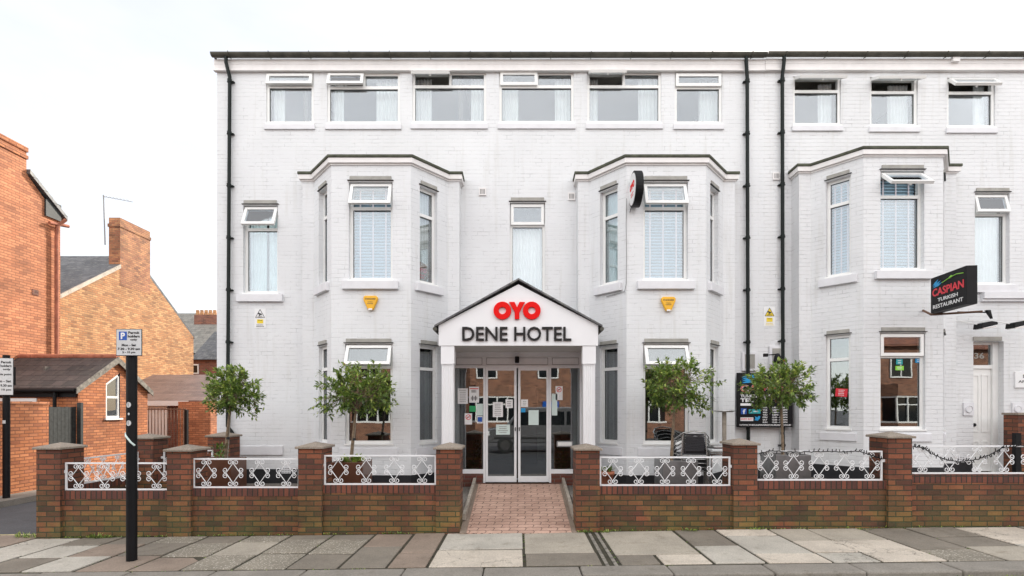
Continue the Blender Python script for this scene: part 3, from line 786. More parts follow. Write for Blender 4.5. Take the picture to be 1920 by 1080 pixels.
# top-floor windows, with a curtain or two each
names_top = ['first top floor hotel window from the left', 'second top floor hotel window from the left', 'third top floor hotel window from the left',
             'fourth top floor hotel window from the left', 'fifth top floor hotel window from the left', 'sixth top floor hotel window, beside the downpipe']
cur = {0:[(503,523,'left')], 1:[(617,636,'left'),(701,746,'right')], 2:[(776,804,'left'),(882,909,'right')], 3:[(939,970,'left'),(1043,1073,'right')],
       4:[(1103,1122,'left'),(1203,1237,'right')], 5:[(1319,1352,'right')]}
for i, t in enumerate(top):
    a, b, c, d = R4(*t[:4])
    window(hotel, MF, a, b, c, d, WZ(t[4],WY), WX(t[5],WY) if t[5] else None, t[6].items(), 'slim', False, 0.03)
    for p, q, sd_ in cur[i]:
        curtain(MF, WX(p,WY)-.01, WX(q,WY)+.02, c+.02, d-.02, 0.24, 'white net curtain at the %s of the %s' % (sd_, names_top[i]))
cr_ = {0:[(1548,1572)], 1:[(1682,1716)], 2:[(1846,1863)]}
namesR = ['top floor restaurant window nearest the downpipes', 'middle one of the three top floor restaurant windows', 'top floor restaurant window at the far right']
for i, t in enumerate(topR):
    a, b, c, d = R4(*t[:4])
    window(rest, MF, a, b, c, d, WZ(t[4],WY), None, t[6].items(), 'slim', False, 0.03)
    for p, q in cr_[i]: curtain(MF, WX(p,WY)-.01, WX(q,WY)+.02, c+.02, d-.02, 0.24, 'white curtain behind the ' + namesR[i])
# single first floor windows
window(hotel, MF, *F1, WZ(428,WY), None, {1:24}.items(), 'stone')
for p, q, lb in ((462,488,'left'),(496,519,'right')):
    curtain(MF, WX(p,WY)-.03, WX(q,WY)+.02, F1[2]+.03, F1[3]-.06, 0.25, 'pale blue curtain, %s half of the narrow hotel window by the left downpipe' % lb, 'curtain_pale')
window(hotel, MF, *F4, WZ(421,WY), None, {1:0}.items(), None)
curtain(MF, F4[0]+.03, F4[1]-.03, F4[2]+.03, F4[3]-.45, 0.25, 'pale net curtain filling the window just above the porch gable', 'curtain')
window(rest, MF, *F5, WZ(400,WY), None, {1:14}.items(), 'stone')
curtain(MF, F5[0]+.03, F5[1]-.03, F5[2]+.03, F5[3]-.05, 0.25, 'plain cream curtain filling the first floor window above the white door', 'curtain')

# ------------------------------------------------------------------ bays
def bay(par, c, zt, z0, wallmat, wins, first, ground, ang_first, ang_ground, blindlab, transoms, sides_closed=True, sh_side='stone'):
    """first / ground = (z0,z1) of the openings"""
    YF, YR = 9.52, 10.2; h1, h2, h3 = .71, 1.28, 1.50
    pts = [(c-h3,WY),(c-h3,YR),(c-h2,YR),(c-h1,YF),(c+h1,YF),(c+h2,YR),(c+h3,YR),(c+h3,WY)]
    L = math.hypot(h2-h1, YR-YF)
    fr = {'L': (frame_M(c-h2,YR,0,h2-h1,YF-YR), L), 'F': (frame_M(c-h1,YF,0,1,0), 2*h1), 'R': (frame_M(c+h1,YF,0,h2-h1,YR-YF), L)}
    mw = MB()
    def hl(k):
        if k == 'F': return [(wins[0]-(c-h1), wins[1]-(c-h1), *first[0]), (wins[2]-(c-h1), wins[3]-(c-h1), *ground[0])]
        t0, t1 = (.30*L, .77*L) if k == 'L' else (.23*L, .70*L)
        return [(t0, t1, *first[1]), (t0, t1, *ground[1])]
    for k in 'LFR': wall_holes(mw, fr[k][0], 0, fr[k][1], z0, zt, hl(k), 0.12)
    for (p, q) in ((pts[1],pts[2]),(pts[5],pts[6]),(pts[0],pts[1]),(pts[6],pts[7])):
        mw.poly([(p[0],p[1],z0),(q[0],q[1],z0),(q[0],q[1],zt),(p[0],p[1],zt)])
    mw.build('bay_wall', wallmat, par)
    # floors inside the bay and its flat roof
    inner = [(c-h3+.05,WY+.16),(c-h2-.02,YR+.1),(c-h1+.03,YF+.13),(c+h1-.03,YF+.13),(c+h2+.02,YR+.1),(c+h3-.05,WY+.16)]
    mi_ = MB()
    for z in (3.15, zt-.14): mi_.prism(inner, z, z+.12)
    mi_.build('bay_floor', M['interior'], par)
    # cornice: white moulding with a dark lead edge above it
    def offs(o):
        return [(c-h3-o,WY-.002),(c-h3-o,YR-o),(c-h2-o*.6,YR-o),(c-h1-o*.6,YF-o),(c+h1+o*.6,YF-o),(c+h2+o*.6,YR-o),(c+h3+o,YR-o),(c+h3+o,WY-.002)]
    k = MB(); k.prism(offs(.055), zt, zt+.085); k.prism(offs(.02), zt-.03, zt-.001); k.build('cornice', M['fascia'], par)
    k = MB(); k.prism(offs(.075), zt+.087, zt+.14); k.build('cornice_edge', M['cornice_dark'], par, bevel=.012)
    # black plinth
    k = MB()
    def ofp(o): return [(c-h3-o,WY-.001),(c-h3-o,YR-o),(c-h2-o*.6,YR-o),(c-h1-o*.6,YF-o),(c+h1+o*.6,YF-o),(c+h2+o*.6,YR-o),(c+h3+o,YR-o),(c+h3+o,WY-.001)]
    k.prism(ofp(.006), z0, z0+.36); k.build('plinth', M['plinth'], par)
    for k_ in 'LFR':
        hh = hl(k_)
        T1, T2 = transoms[0 if k_ == 'F' else 1]
        window(par, fr[k_][0], *hh[0], T1, None, ({1:ang_first}.items() if k_ == 'F' else ()), sh_side)
        window(par, fr[k_][0], *hh[1], T2, None, ({1:ang_ground}.items() if k_ == 'F' else ()), 'panel', True, .06, 'glass_low')
    h = hl('F')[0]; blind(fr['F'][0], h[0]+.05, h[1]-.05, h[2]+.04, h[3]-.05, .19, blindlab)
    return fr, hl
Zb = lambda y: WZ(y, 9.52)
def Zs(y, Y=9.86): return WZ(y, Y)
bw1 = (WX(654,9.52), WX(736,9.52), WX(647,9.52), WX(736,9.52))
f1, h1_ = bay(hotel, bayC[0], 6.14, 0.22, M['wall'], bw1, [(Zb(524),Zb(341)),(Zb(524),Zb(341))], [(Zb(832),Zb(645)),(Zb(832),Zb(645))], 20, 24,
   'white venetian blind in the front window of the left hotel bay', [(Zb(388),Zb(688)),(Zs(405),Zs(692))])
bw2 = (WX(1206,9.52), WX(1290,9.52), WX(1206,9.52), WX(1292,9.52))
f2, h2_ = bay(hotel, bayC[1], 6.14, 0.22, M['wall'], bw2, [(Zb(524),Zb(341)),(Zb(524),Zb(341))], [(Zb(832),Zb(645)),(Zb(832),Zb(645))], 20, 24,
   'blue white venetian blind in the front window of the bay with the round sign', [(Zb(388),Zb(688)),(Zs(405),Zs(692))])
bw3 = (WX(1651,9.52), WX(1733,9.52), WX(1650,9.52), WX(1735,9.52))
f3, h3_ = bay(rest, bayR, 6.29, 0.36, M['wall2'], bw3, [(Zb(505),Zb(320)),(Zb(508),Zb(320))], [(Zb(805),Zb(624)),(Zb(805),Zb(624))], 48, 0,
   'pale venetian blind in the front window of the restaurant bay', [(Zb(366),Zb(668)),(Zs(382),Zs(674))])
# side-light curtains and blinds in the bays
def side_curtain(fr, hl, k, lab, mat='curtain_pale', i=0, part=1.0):
    h = hl(k)[i]; w = h[1]-h[0]
    curtain(fr[k][0], h[0]+.03, h[0]+.03+(w-.06)*part, h[2]+.03, h[3]-.05, .2, lab, mat)
side_curtain(f1, h1_, 'R', 'cream curtain behind the round board in the left bay side window', 'curtain')
side_curtain(f2, h2_, 'L', 'pale blue curtain in the first floor side window left of the round sign')
side_curtain(f2, h2_, 'R', 'pale curtain in the first floor side window, right face of right hotel bay')
side_curtain(f1, h1_, 'L', 'pale curtain in the first floor side window, left face of left hotel bay')
hh = h3_('L')[0]; blind(f3['L'][0], hh[0]+.05, hh[1]-.05, hh[2]+.04, hh[3]-.05, .19, 'narrow venetian blind in the first floor side window of the restaurant bay')
for fr_, hl_, nm in ((f1,h1_,'left hotel bay'),(f2,h2_,'right hotel bay')):
    h = hl_('R')[1]; curtain(fr_['R'][0], h[1]-.13, h[1]-.03, h[2]+.03, h[3]-.05, .2, 'grey white curtain edge, ground floor, right face of %s' % nm, 'curtain')
    h = hl_('L')[1]; curtain(fr_['L'][0], h[0]+.03, h[0]+.16, h[2]+.03, h[3]-.05, .2, 'curtain edge, ground floor, left face of %s' % nm, 'curtain')
# plinth of the straight walls
k = MB(); k.box(LEFT, bayC[0]-1.51, WY-.006, WY+.002, .2, .58); k.build('plinth', M['plinth'], hotel)
k = MB(); k.box(bayC[1]+1.51, SPLIT-.003, WY-.006, WY+.002, .2, .60); k.build('plinth', M['plinth'], hotel)
k = MB(); k.box(SPLIT+.003, bayR-1.51, WY-.006, WY+.002, .3, .68); k.box(bayR+1.51, DOOR[0]-.02, WY-.006, WY+.002, .3, .72); k.box(DOOR[1]+.3, 13, WY-.006, WY+.002, .3, .72); k.build('plinth', M['plinth'], rest)
# blocked panel low on the left wall
k = MB(); a, b, c, d = R4(452,531,836,853); k.box(a, b, WY-.03, WY+.002, c, d); k.build('stone_panel', M['stonepaint'], hotel, bevel=.006)

# ------------------------------------------------------------------ porch
PY = 8.93; DY = 10.0
k = MB()
ap = WZ(533,PY); ec = WZ(612,PY); bo = WZ(648,PY); hw = 1.335
k.prism_xz([(-hw,bo),(hw,bo),(hw,ec+.02),(0,ap),(-hw,ec+.02)], PY, PY+.06)
k.build('porch_pediment', M['pediment'], hotel)
k = MB(); th = .03
for s_ in (-1, 1):
    q = [(0,ap+.06),(s_*1.40,ec-.015),(s_*1.40,ec-.015+th),(0,ap+.06+th)]
    if s_ < 0: q = q[::-1]
    k.prism_xz(q, PY-.06, WY-.002)
k.build('porch_roof', M['slate'], hotel)
for s_ in (-1, 1):
    k = MB(); k.tube([(s_*1.39,PY-.07,ec-.05),(s_*1.39,DY+.2,ec-.05)], .035, 8); k.build('porch_gutter', M['gutter'], hotel)
k = MB(); k.box(-hw+.01, hw-.01, PY+.062, DY+.1, bo, bo+.04); k.build('porch_soffit', M['soffit'], hotel)
k = MB()
for s_ in (-1, 1):
    a, b = sorted((s_*1.20, s_*1.32)); k.box(a, b, PY+.22, WY-.003, .3, bo-.002)
    for j in range(2): pass
k.build('porch_side_wall', M['stonepaint'], hotel)
for s_ in (-1, 1):
    k = MB(); a, b = sorted((s_*1.09, s_*1.285))
    k.box(a, b, PY+.03, PY+.21, .3, bo-.002); 
    k.box(a-.015, b+.015, PY+.012, PY+.215, bo-.30, bo-.004); k.box(a-.02, b+.02, PY+.005, PY+.215, .3, .5)
    n_ = 5
    for j in range(n_):
        xx = a + .022 + (b-a-.044)*j/(n_-1); k.tube([(xx,PY+.03,.52),(xx,PY+.03,bo-.34)], .010, 6)
    for j in range(11): k.box(a-.01+j*.0195, a+j*.0195, PY+.0, PY+.012, bo-.315, bo-.302)
    k.build('porch_column', M['pediment'], hotel)
# entrance screen
zt_ = WZ(668,DY); zr = WZ(688,DY); zb = RZ+.01
X = lambda p: WX(p, DY)
k = MB()
k.box(X(849), X(1092), DY-.03, DY+.05, zt_, bo-.001)
k.box(X(849), X(1092), DY, DY+.06, zr-.02, zr+.025)
for p in (851, 908, 1031.5, 1089): k.box(X(p)-.018, X(p)+.018, DY-.01, DY+.07, zb, zt_-.001)
for a, b in ((853,906.2),(909.8,1029.7),(1033.3,1087.2)):
    k.box(X(a), X(b), DY+.02, DY+.04, zr+.026, zt_-.001); 
    k.box(X(a)+.03, X(b)-.03, DY+.010, DY+.02, zr+.05, zt_-.035)
for a, b in ((853,906.2),(1033.3,1087.2)): k.box(X(a), X(b), DY+.0, DY+.06, WZ(888,DY), WZ(880,DY))
k.build('entrance_frame', M['alu'], hotel)
k = MB()
for a, b in ((853,906.2),(909.8,1029.7),(1033.3,1087.2)):
    x0, x1, z0_, z1_ = X(a)+.022, X(b)-.022, zr+.04, zt_-.025
    for q in ((x0,x1,z0_,z0_+.008),(x0,x1,z1_-.008,z1_),(x0,x0+.008,z0_,z1_),(x1-.008,x1,z0_,z1_)): k.box(q[0],q[1],DY+.016,DY+.0195,q[2],q[3])
k.build('transom_groove', M['ink_soft'], hotel)
for a, b in ((853,906.2),(1033.3,1087.2)):
    k = MB(); k.box(X(a)+.0, X(b)-.0, DY+.03, DY+.038, WZ(880,DY), zr-.02); sp_ = k.build('side_light', M['glass_low'], hotel)
    k = MB(); k.box(X(a)-.03, X(b)+.03, DY+.002, DY+.3, .3, WZ(888,DY)-.001); k.build('stall_riser', M['brick_porch'], hotel)
for a, b in ((910.2,968.6),(971.4,1029.2)):
    k = MB(); x0, x1 = X(a), X(b)
    k.box(x0, x0+.045, DY+.01, DY+.05, zb+.01, zr-.021); k.box(x1-.045, x1, DY+.01, DY+.05, zb+.01, zr-.021)
    k.box(x0+.045, x1-.045, DY+.01, DY+.05, zb+.01, zb+.12); k.box(x0+.045, x1-.045, DY+.01, DY+.05, zr-.066, zr-.021)
    dd = k.build('sliding_door', M['alu'], hotel)
    k = MB(); k.box(x0+.043, x1-.043, DY+.028, DY+.036, zb+.118, zr-.064); k.build('pane', M['glass_low'], dd)
    k = MB(); k.box(x0+.015 if a > 970 else x1-.03, x0+.03 if a > 970 else x1-.015, DY-.012, DY+.01, 1.35, 1.42); k.build('lock', M['black'], dd)
k = MB(); k.box(X(966)-.005, X(973)+.005, DY-.10, DY-.031, WZ(681,DY), WZ(669,DY)); tag(k.build('door_sensor', M['black'], bevel=.01), 'small black motion sensor above the middle of the sliding entrance doors', 'sensor')
# lobby behind the glass
k = MB()
k.box(-1.19, 1.17, DY+.07, WY+3.2, RZ-.08, RZ, mi=1); k.box(-1.19, 1.17, DY+.1, WY, bo-.001+.045, bo+.1)
k.box(-1.13, 1.11, WY+3.2, WY+3.25, RZ, 3.0)
k.box(-.15, .45, WY+2.2, WY+2.25, RZ+.002, 2.3, mi=2)
k.build('lobby_interior', [M['lobby'], M['carpet'], M['interior']], hotel)
# hotel name sign on the pediment
sg = thing('hotel_sign', 'red round letters OYO above charcoal letters DENE HOTEL on the porch gable', 'sign', (0, PY, WZ(640,PY)))
MP = frame_M(0, PY, 0, 1, 0)
k = MB(); oyo(k, WX(926,PY), WX(1013,PY), WZ(599,PY), WZ(567,PY), MP, -.003, .045); k.build('red_lettering', M['red'], sg, bevel=.003)
k = MB(); text_into(k, 'DENE HOTEL', WX(867,PY), WX(1071,PY), WZ(639.5,PY), WZ(613,PY), MP, -.003, .035, bold=.012); k.build('dark_lettering', M['letter'], sg)

# notices on the entrance glass
def rows(mbk, Mx, a, b, c, d, n, y, mi=0, seed=0, cover=.8):
    r_ = random.Random(seed)
    for i in range(n):
        z = d - (i+.5)*(d-c)/n; hh_ = (d-c)/n*.2
        L_ = (b-a)*r_.uniform(cover*.7, cover); m0 = (a+b)/2
        x_ = m0-L_/2
        while x_ < m0+L_/2-.004:
            w_ = r_.uniform(.006,.018); mbk.box(x_, min(x_+w_, m0+L_/2), y-.0012, y, z-hh_, z+hh_, Mx, mi); x_ += w_+.005
MD = frame_M(0, DY, 0, 1, 0)
def notice(p0, p1, q0, q1, label, mat='white', nrows=6, yoff=.022, extra=None, seed=1):
    a, b, c, d = WX(p0,DY), WX(p1,DY), WZ(q1,DY), WZ(q0,DY)
    k = MB(); k.box(a, b, yoff-.003, yoff, c, d, MD)
    if nrows: rows(k, MD, a+.015, b-.015, c+.02, d-.02, nrows, yoff-.0035, 1, seed)
    if extra: extra(k, a, b, c, d, yoff-.0035)
    tag(k.build('notice', [M[mat], M['ink_soft'], M['red'], M['blue'], M['ink']]), label, 'notice', 'notices on the entrance glass')
def nosmoke(k, a, b, c, d, y):
    cx = (a+b)/2; r_ = (b-a)*.36; cz = d-r_*1.4
    ring(k, cx, cz, r_, r_*.78, MD, y, .0012, 2)
    T = MD @ Matrix.Translation((cx,0,cz)) @ Matrix.Rotation(R(-45),4,'Y'); k.box(-r_*.8, r_*.8, y-.0024, y-.0012, -r_*.1, r_*.1, T, 2)
    k.box(cx-r_*.5, cx+r_*.5, y-.0012, y, cz-.006, cz+.006, MD, 4)
def fig_(k, a, b, c, d, y):
    k.box(a+.01, b-.01, y-.001, y, d-.045, d-.03, MD, 2)
    for f in (.35,.65): k.box(a+(b-a)*f-.008, a+(b-a)*f+.008, y-.001, y, c+.04, c+.13, MD, 4)
notice(858,877,728,757,'white licence notice, upper left on the glass left of the doors','white',7,seed=2)
notice(879.5,898,725,755,'white poster with red heading and two dark figures, left of the doors','white',2,extra=fig_,seed=3)
notice(880,892,761,772,'small green notice left of the entrance doors','green',0)
notice(893.5,905.5,757,779,'pale green sheet beside the small green notice','palecard',0)
notice(871,885,775,796,'white no smoking notice with red ring, left glass panel','white',0,extra=nosmoke)
def blue_(k,a,b,c,d,y): k.box(a+.01,b-.01,y-.001,y,c+.03,d-.02,MD,3); rows(k,MD,a+.01,b-.01,c+.002,c+.03,1,y,1,4)
notice(894.5,905,780,794,'small blue square notice left of the doors','white',0,extra=blue_)
notice(924,943,754,782,'tall white notice on the left sliding door','white',7,seed=5)
notice(948,961.5,749,765,'small white notice high on the left sliding door near the handle','white',3,seed=6)
notice(930,956,796,815,'wide white notice low on the left sliding door','palecard',4,seed=7)
notice(977,990,749,763,'small white notice at the top of the right sliding door','white',3,seed=8)
notice(977,985,765,773,'tiny blue sticker on the right sliding door','cyan',0)
notice(991,1010,769,797,'pale sheet in the middle of the right sliding door','palecard',0)
notice(1042,1055,724,750,'white no smoking notice with text on the right glass panel','white',0,extra=nosmoke)
notice(1034.5,1045,738,779,'tall pale sheet at the left edge of the right glass panel','palecard',0)
k = MB(); a, b, c, d = WX(1044,DY), WX(1074,DY), WZ(838,DY), WZ(827,DY); k.box(a, b, .0, .026, c, d, MD); k.box(a+.02, b-.02, -.008, 0, c+.02, d-.02, MD, 1)
tag(k.build('letter_box', [M['ink_soft'], M['upvc']], bevel=.003), 'white letter box in the glass panel right of the entrance', 'letter box')

# ------------------------------------------------------------------ white door of the restaurant building
a, b, c, d = DOOR
k = MB(); y = .14
k.box(a, a+.05, y, y+.08, c, d, MF); k.box(b-.11, b, y-.02, y+.08, c, d, MF); k.box(a+.05, b-.11, y, y+.08, d-.05, d, MF)
zt2 = WZ(687, WY); k.box(a+.05, b-.11, y-.01, y+.08, zt2-.035, zt2+.035, MF)
df = k.build('door_frame', M['upvc'], rest)
k = MB(); x0, x1 = a+.052, b-.112
k.box(x0, x1, y+.02, y+.06, c+.02, zt2-.037, MF)
for (z0_, z1_) in ((c+.15, c+.62), (c+.80, zt2-.16)):
    m0 = (x0+x1)/2
    for u0, u1 in ((x0+.05, m0-.025),(m0+.025, x1-.05)):
        for q in ((u0,u1,z0_,z0_+.018),(u0,u1,z1_-.018,z1_),(u0,u0+.018,z0_+.018,z1_-.018),(u1-.018,u1,z0_+.018,z1_-.018)): k.box(q[0],q[1],y+.008,y+.02,q[2],q[3],MF)
do = k.build('door', M['upvc'], rest)
k = MB(); k.lathe([(0,0),(.02,.0),(.02,.02),(.035,.03),(.035,.05),(.02,.06),(0,.062)], 12, MF @ Matrix.Translation((x0+.07, y+.02, WZ(797,WY))) @ Matrix.Rotation(R(90),4,'X')); k.build('door_knob', M['black'], do)
k = MB(); k.box(a+.05, b-.11, y+.03, y+.038, zt2+.035, d-.05, MF)
fl = k.build('fanlight', M['glass_low'], rest)
k = MB(); text_into(k, '36', a+.16, a+.36, WZ(671,WY), WZ(660,WY), MF, y+.028, .003, .02); k.build('house_number', M['lintel'], fl)
k = MB(); k.box(a-.1, b+.12, -.07, .3, .36, .499, MF); k.build('door_step', M['slab_blue'], rest, bevel=.01)
k = MB(); k.box(a-.01, b-.05, -.02, .004, d+.01, d+.09, MF); k.build('lintel_flashing', M['lintel'], rest)
for p in (1815, 1906):
    k = MB(); a, b, c, d = R4(p-10, p+9, 755, 779); k.box(a, b, -.03, .002, c, d, MF); disc(k, (a+b)/2, (c+d)/2, .055, MF, -.045, -.031, 0); ring(k, (a+b)/2, (c+d)/2, .07, .06, MF, -.03, .02, 0)
    k.build('stone_rosette', M['stonepaint'], rest)
k = MB(); a, b, c, d = R4(1838, 1990, 549, 561); k.box(a, b, -.10, .002, c, d, MF); k.box(a, b, -.06, .002, c-.05, c-.002, MF); k.build('string_course', M['stonepaint'], rest)

# ------------------------------------------------------------------ downpipes
def downpipe(par, xt, xb, ztop, zbot, shoe, jog=0.0, r=.034, label=None):
    k = MB(); y = WY-.075
    p = [(xt, WY-.125, ztop)] + [(xt, WY-.125, ztop-.12), (xt+jog, y, ztop-.38), (xt+jog, y, ztop-.5)]
    p += [(xb, y, zbot)]
    if shoe: p += [(xb+shoe*.6, y, zbot-.1), (xb+shoe, y, zbot-.2), (xb+shoe, y, .35)]
    k.tube(p, r, 10)
    z = ztop-.45
    while z > zbot+.2:
        t = (ztop-.5-z)/(ztop-.5-zbot); xx = xt+jog+(xb-xt-jog)*max(0,t)
        k.tube([(xx,y,z-.03),(xx,y,z+.03)], r*1.28, 10); k.box(xx-.065, xx+.065, y+.02, WY+.002, z-.012, z+.012)
        z -= 1.02
    tag(k.build('downpipe', M['pipe']), label, 'downpipe', 'black downpipes on the white facade')
downpipe(None, WX(424,10.37), WX(427,10.42), 8.62, 1.42, .13, .045, label='black downpipe down the left corner of the hotel')
downpipe(None, WX(1399,10.37), WX(1403,10.42), 8.62, .45, 0, .04, label='black downpipe passing behind the black restaurant board, left one of the pair')
downpipe(None, WX(1470,10.37), WX(1468,10.42), 8.64, .45, 0, -.01, label='black downpipe right one of the pair between the two buildings')
k = MB(); y = WY-.05
k.tube([(WX(1463,WY),y,WZ(600,WY)),(WX(1463,WY),y,WZ(860,WY))], .022, 8); tag(k.build('waste_pipe', M['upvc']), 'thin cream plastic pipe rising beside the right downpipe', 'pipe')
k = MB(); k.tube([(WX(586,10.42),WY+.01,WZ(403,WY)),(WX(575,10.25),WY-.22,WZ(402,10.25))], .045, 12); k.tube([(WX(575,10.25)-.012,WY-.222,WZ(402,10.25)),(WX(575,10.25)-.013,WY-.224,WZ(402,10.25))], .034, 12, mi=1)
tag(k.build('flue_pipe', [M['stonepaint'], M['ink']]), 'short grey flue pipe poking from the wall left of the left bay', 'flue')

xk = bayC[1]-.715
k = MB(); k.tube([(xk+.0,9.50,WZ(372,9.5)),(xk-.004,9.51,WZ(420,9.5)),(xk+.004,9.51,WZ(470,9.5)),(xk-.002,9.51,WZ(532,9.5)),(xk-.03,9.53,WZ(546,9.5)),(xk-.30,9.85,WZ(556,9.85))], .006, 5)
tag(k.build('cable', M['ink_soft']), 'thin grey cable running down the corner of the right hotel bay below the round sign', 'cable')
# ------------------------------------------------------------------ small things fixed on the walls
def vent(px, py, lab):
    a, b, c, d = R4(px-6.5, px+6.5, py-7, py+7); k = MB(); k.box(a, b, -.03, .002, c, d, MF)
    for i in range(4):
        x_ = a+.03+i*(b-a-.06)/3; k.box(x_-.005, x_+.005, -.034, -.03, c+.025, d-.025, MF, 1)
    tag(k.build('vent_cover', [M['fascia'], M['ink']], bevel=.003), lab, 'vent', 'vent covers on the facade')
vent(905, 360, 'square vent cover right of the left hotel bay'); vent(1071.5, 369, 'square vent cover left of the right hotel bay'); vent(1455, 331, 'square vent cover between the two downpipes')
def airbrick(px, py, lab, Y, yo):
    k = MB(); a, b, c, d = R4(px-9, px+9, py-5.5, py+5.5, Y); Mx = frame_M(0, Y, 0, 1, 0); k.box(a, b, -.012, .004, c, d, Mx)
    for i in range(6):
        for j in range(3): xx = a+.018+i*(b-a-.036)/5; zz = c+.02+j*(d-c-.04)/2; k.box(xx-.006, xx+.006, -.014, -.012, zz-.007, zz+.007, Mx, 1)
    tag(k.build('air_brick', [M['stonepaint'], M['ink']]), lab, 'air brick', 'air bricks low on the walls')
airbrick(1798, 861, 'air brick low on the wall left of the white door', WY, 0)
airbrick(537, 882, 'air brick just above the black plinth at the left end of the hotel', WY, 0)
def alarm(px, py, lab):
    Y = 9.52; Mx = frame_M(WX(px,Y), Y, WZ(py,Y), 1, 0)
    t = thing('alarm_box', lab, 'alarm', Mx @ Vector((0,0,0)), 'yellow alarm boxes')
    k = MB(); out = [(-.10,.13),(.10,.13),(.13,.10),(.125,.05),(.055,-.105),(.03,-.13),(-.03,-.13),(-.055,-.105),(-.125,.05),(-.13,.10)]
    k.prism_xz(out[::-1], -.06, .002, Mx); k.build('cover', M['yellow_pl'], t, bevel=.015)
    k = MB(); k.box(-.035, .035, -.066, -.055, -.135, -.098, Mx); k.build('strobe', M['steel'], t, bevel=.008)
    k = MB(); text_into(k, 'STANDARD', -.095, .095, .055, .085, Mx, -.0602, .002, .01)
    rows(k, Mx, -.07, .07, -.03, .03, 2, -.0605, 0, 3); k.build('lettering', M['ink'], t)
alarm(696, 569, 'yellow alarm box lettered STANDARD under the left bay window'); alarm(1252, 571, 'yellow alarm box lettered STANDARD under the right bay window')
def cctv(px, py, ylw, lab):
    Y = WY; Mx = frame_M(WX(px,Y), Y, WZ(py,Y), 1, 0)
    t = thing('cctv_sign', lab, 'sign', Mx @ Vector((0,0,0)), 'cctv warning signs')
    k = MB(); k.box(-.11, .11, -.006, .001, -.19, .19, Mx); k.build('plate', M['white'] if not ylw else M['white'], t)
    k = MB(); 
    if ylw: k.prism_xz([(-.085,.02),(.085,.02),(0,.165)], -.008, -.0062, Mx, 1)
    for p, q in (((-.09,.015),(.09,.015)),((.09,.015),(0,.175)),((0,.175),(-.09,.015))): k.tube([(p[0],-.009,p[1]),(q[0],-.009,q[1])], .0045, 4, Mx)
    T = Mx @ Matrix.Translation((0,0,.085)) @ Matrix.Rotation(R(20),4,'Y'); k.box(-.045, .035, -.012, -.009, -.012, .016, T); k.box(-.01, .01, -.012, -.009, -.04, -.012, T)
    text_into(k, 'CCTV', -.045, .045, .024, .044, Mx, -.009, .002, .01)
    k.box(-.06, .06, -.009, -.0062, -.10, -.02, Mx, 1); text_into(k, 'THINK', -.045, .045, -.05, -.032, Mx, -.0095, .001, .01)
    rows(k, Mx, -.095, .095, -.175, -.115, 2, -.008, 1 if ylw else 0, 8, .95)
    k.build('print', [M['ink'], M['yellow_sg']], t)
cctv(488, 597, False, 'white CCTV warning sign with yellow square left of the left bay'); cctv(1442.5, 594, True, 'CCTV warning sign with yellow triangle between the downpipes')

# round double-sided sign by the right bay
Y0 = 9.28; xr = WX(1186, Y0); zc = WZ(355, Y0)
rs = thing('round_projecting_sign', 'round black rimmed sign with red OYO projecting beside the right bay window', 'sign', (xr, 9.50, zc))
MS = frame_M(xr, Y0-.0, zc, 0, -1)          # local x points towards the viewer's side, face looks to -x
k = MB(); disc(k, 0, 0, .30, MS, .0, .13, 0, 36); k.build('drum', M['black'], rs, bevel=.008)
k = MB(); disc(k, 0, 0, .265, MS, -.006, -.001, 0, 36); k.build('face', M['white'], rs)
k = MB(); oyo(k, -.17, .17, .0, .115, MS, -.007, .003); rows(k, MS, -.15, .15, -.14, -.05, 2, -.008, 0, 5); k.build('lettering', M['red'], rs)
k = MB(); k.box(xr+.03, xr+.10, 9.44, 9.522, zc-.06, zc+.06); k.tube([(xr+.065,9.46,zc-.05),(xr-.0,9.5,zc-.32)], .006, 5); k.build('bracket', M['black'], rs)

# projecting restaurant box sign
Ys = 9.0
A = Vector((WX(1745,9.15), 9.15, 0)); B = Vector((WX(1812,8.30), 8.30, 0))
MBX = frame_M(A.x, A.y, WZ(588,9.15), B.x-A.x, B.y-A.y); Lb = (B-A).length; Hb = .60
bs_ = thing('projecting_box_sign', 'black box sign reading CASPIAN TURKISH RESTAURANT projecting over the white door', 'sign', (A.x, 9.5, WZ(588,9.15)))
k = MB(); k.box(0, Lb, .0, .16, .0, Hb, MBX); k.build('box', M['black'], bs_, bevel=.006)
k = MB(); text_into(k, 'CASPIAN', .06*Lb, .94*Lb, .27*1, .40, MBX, -.002, .003, .025); k.build('red_lettering', M['redneon'], bs_)
k = MB(); text_into(k, 'TURKISH', .22*Lb, .78*Lb, .165, .225, MBX, -.002, .003, .01); text_into(k, 'RESTAURANT', .08*Lb, .92*Lb, .06, .125, MBX, -.002, .003, .01); k.build('white_lettering', M['white'], bs_)
def tulip(k, Mx, x, z, s, mi0=0, mi1=1):
    for dz, ll in ((0,1.0),(.28,.85),(.55,.6)):
        k.prism_xz([(x,z+dz*s*.35),(x+ll*s*.6,z+dz*s*.35+.02*s),(x+ll*s,z+dz*s*.5+.22*s),(x+ll*s*.5,z+dz*s*.4+.16*s)], -.006-dz*.002, -.003, Mx, mi0)
k = MB(); tulip(k, MBX, .07*Lb, .42, .24); k.tube([(.35*Lb,-.006,.46),(.55*Lb,-.006,.50),(.75*Lb,-.006,.52),(.93*Lb,-.006,.50)], .007, 5, MBX, 1); k.prism_xz([(.48*Lb,.485),(.60*Lb,.535),(.66*Lb,.51),(.58*Lb,.49)], -.006, -.003, MBX, 1)
k.build('emblem', [M['cyan'], M['lime']], bs_)
k = MB(); k.tube([(WX(1748,9.3),9.51,WZ(582,9.5)),(A.x+.05,9.2,WZ(590,9.2)),(A.x+.5,8.7,WZ(588,8.9))], .02, 6); k.build('bracket', M['rust'], bs_)
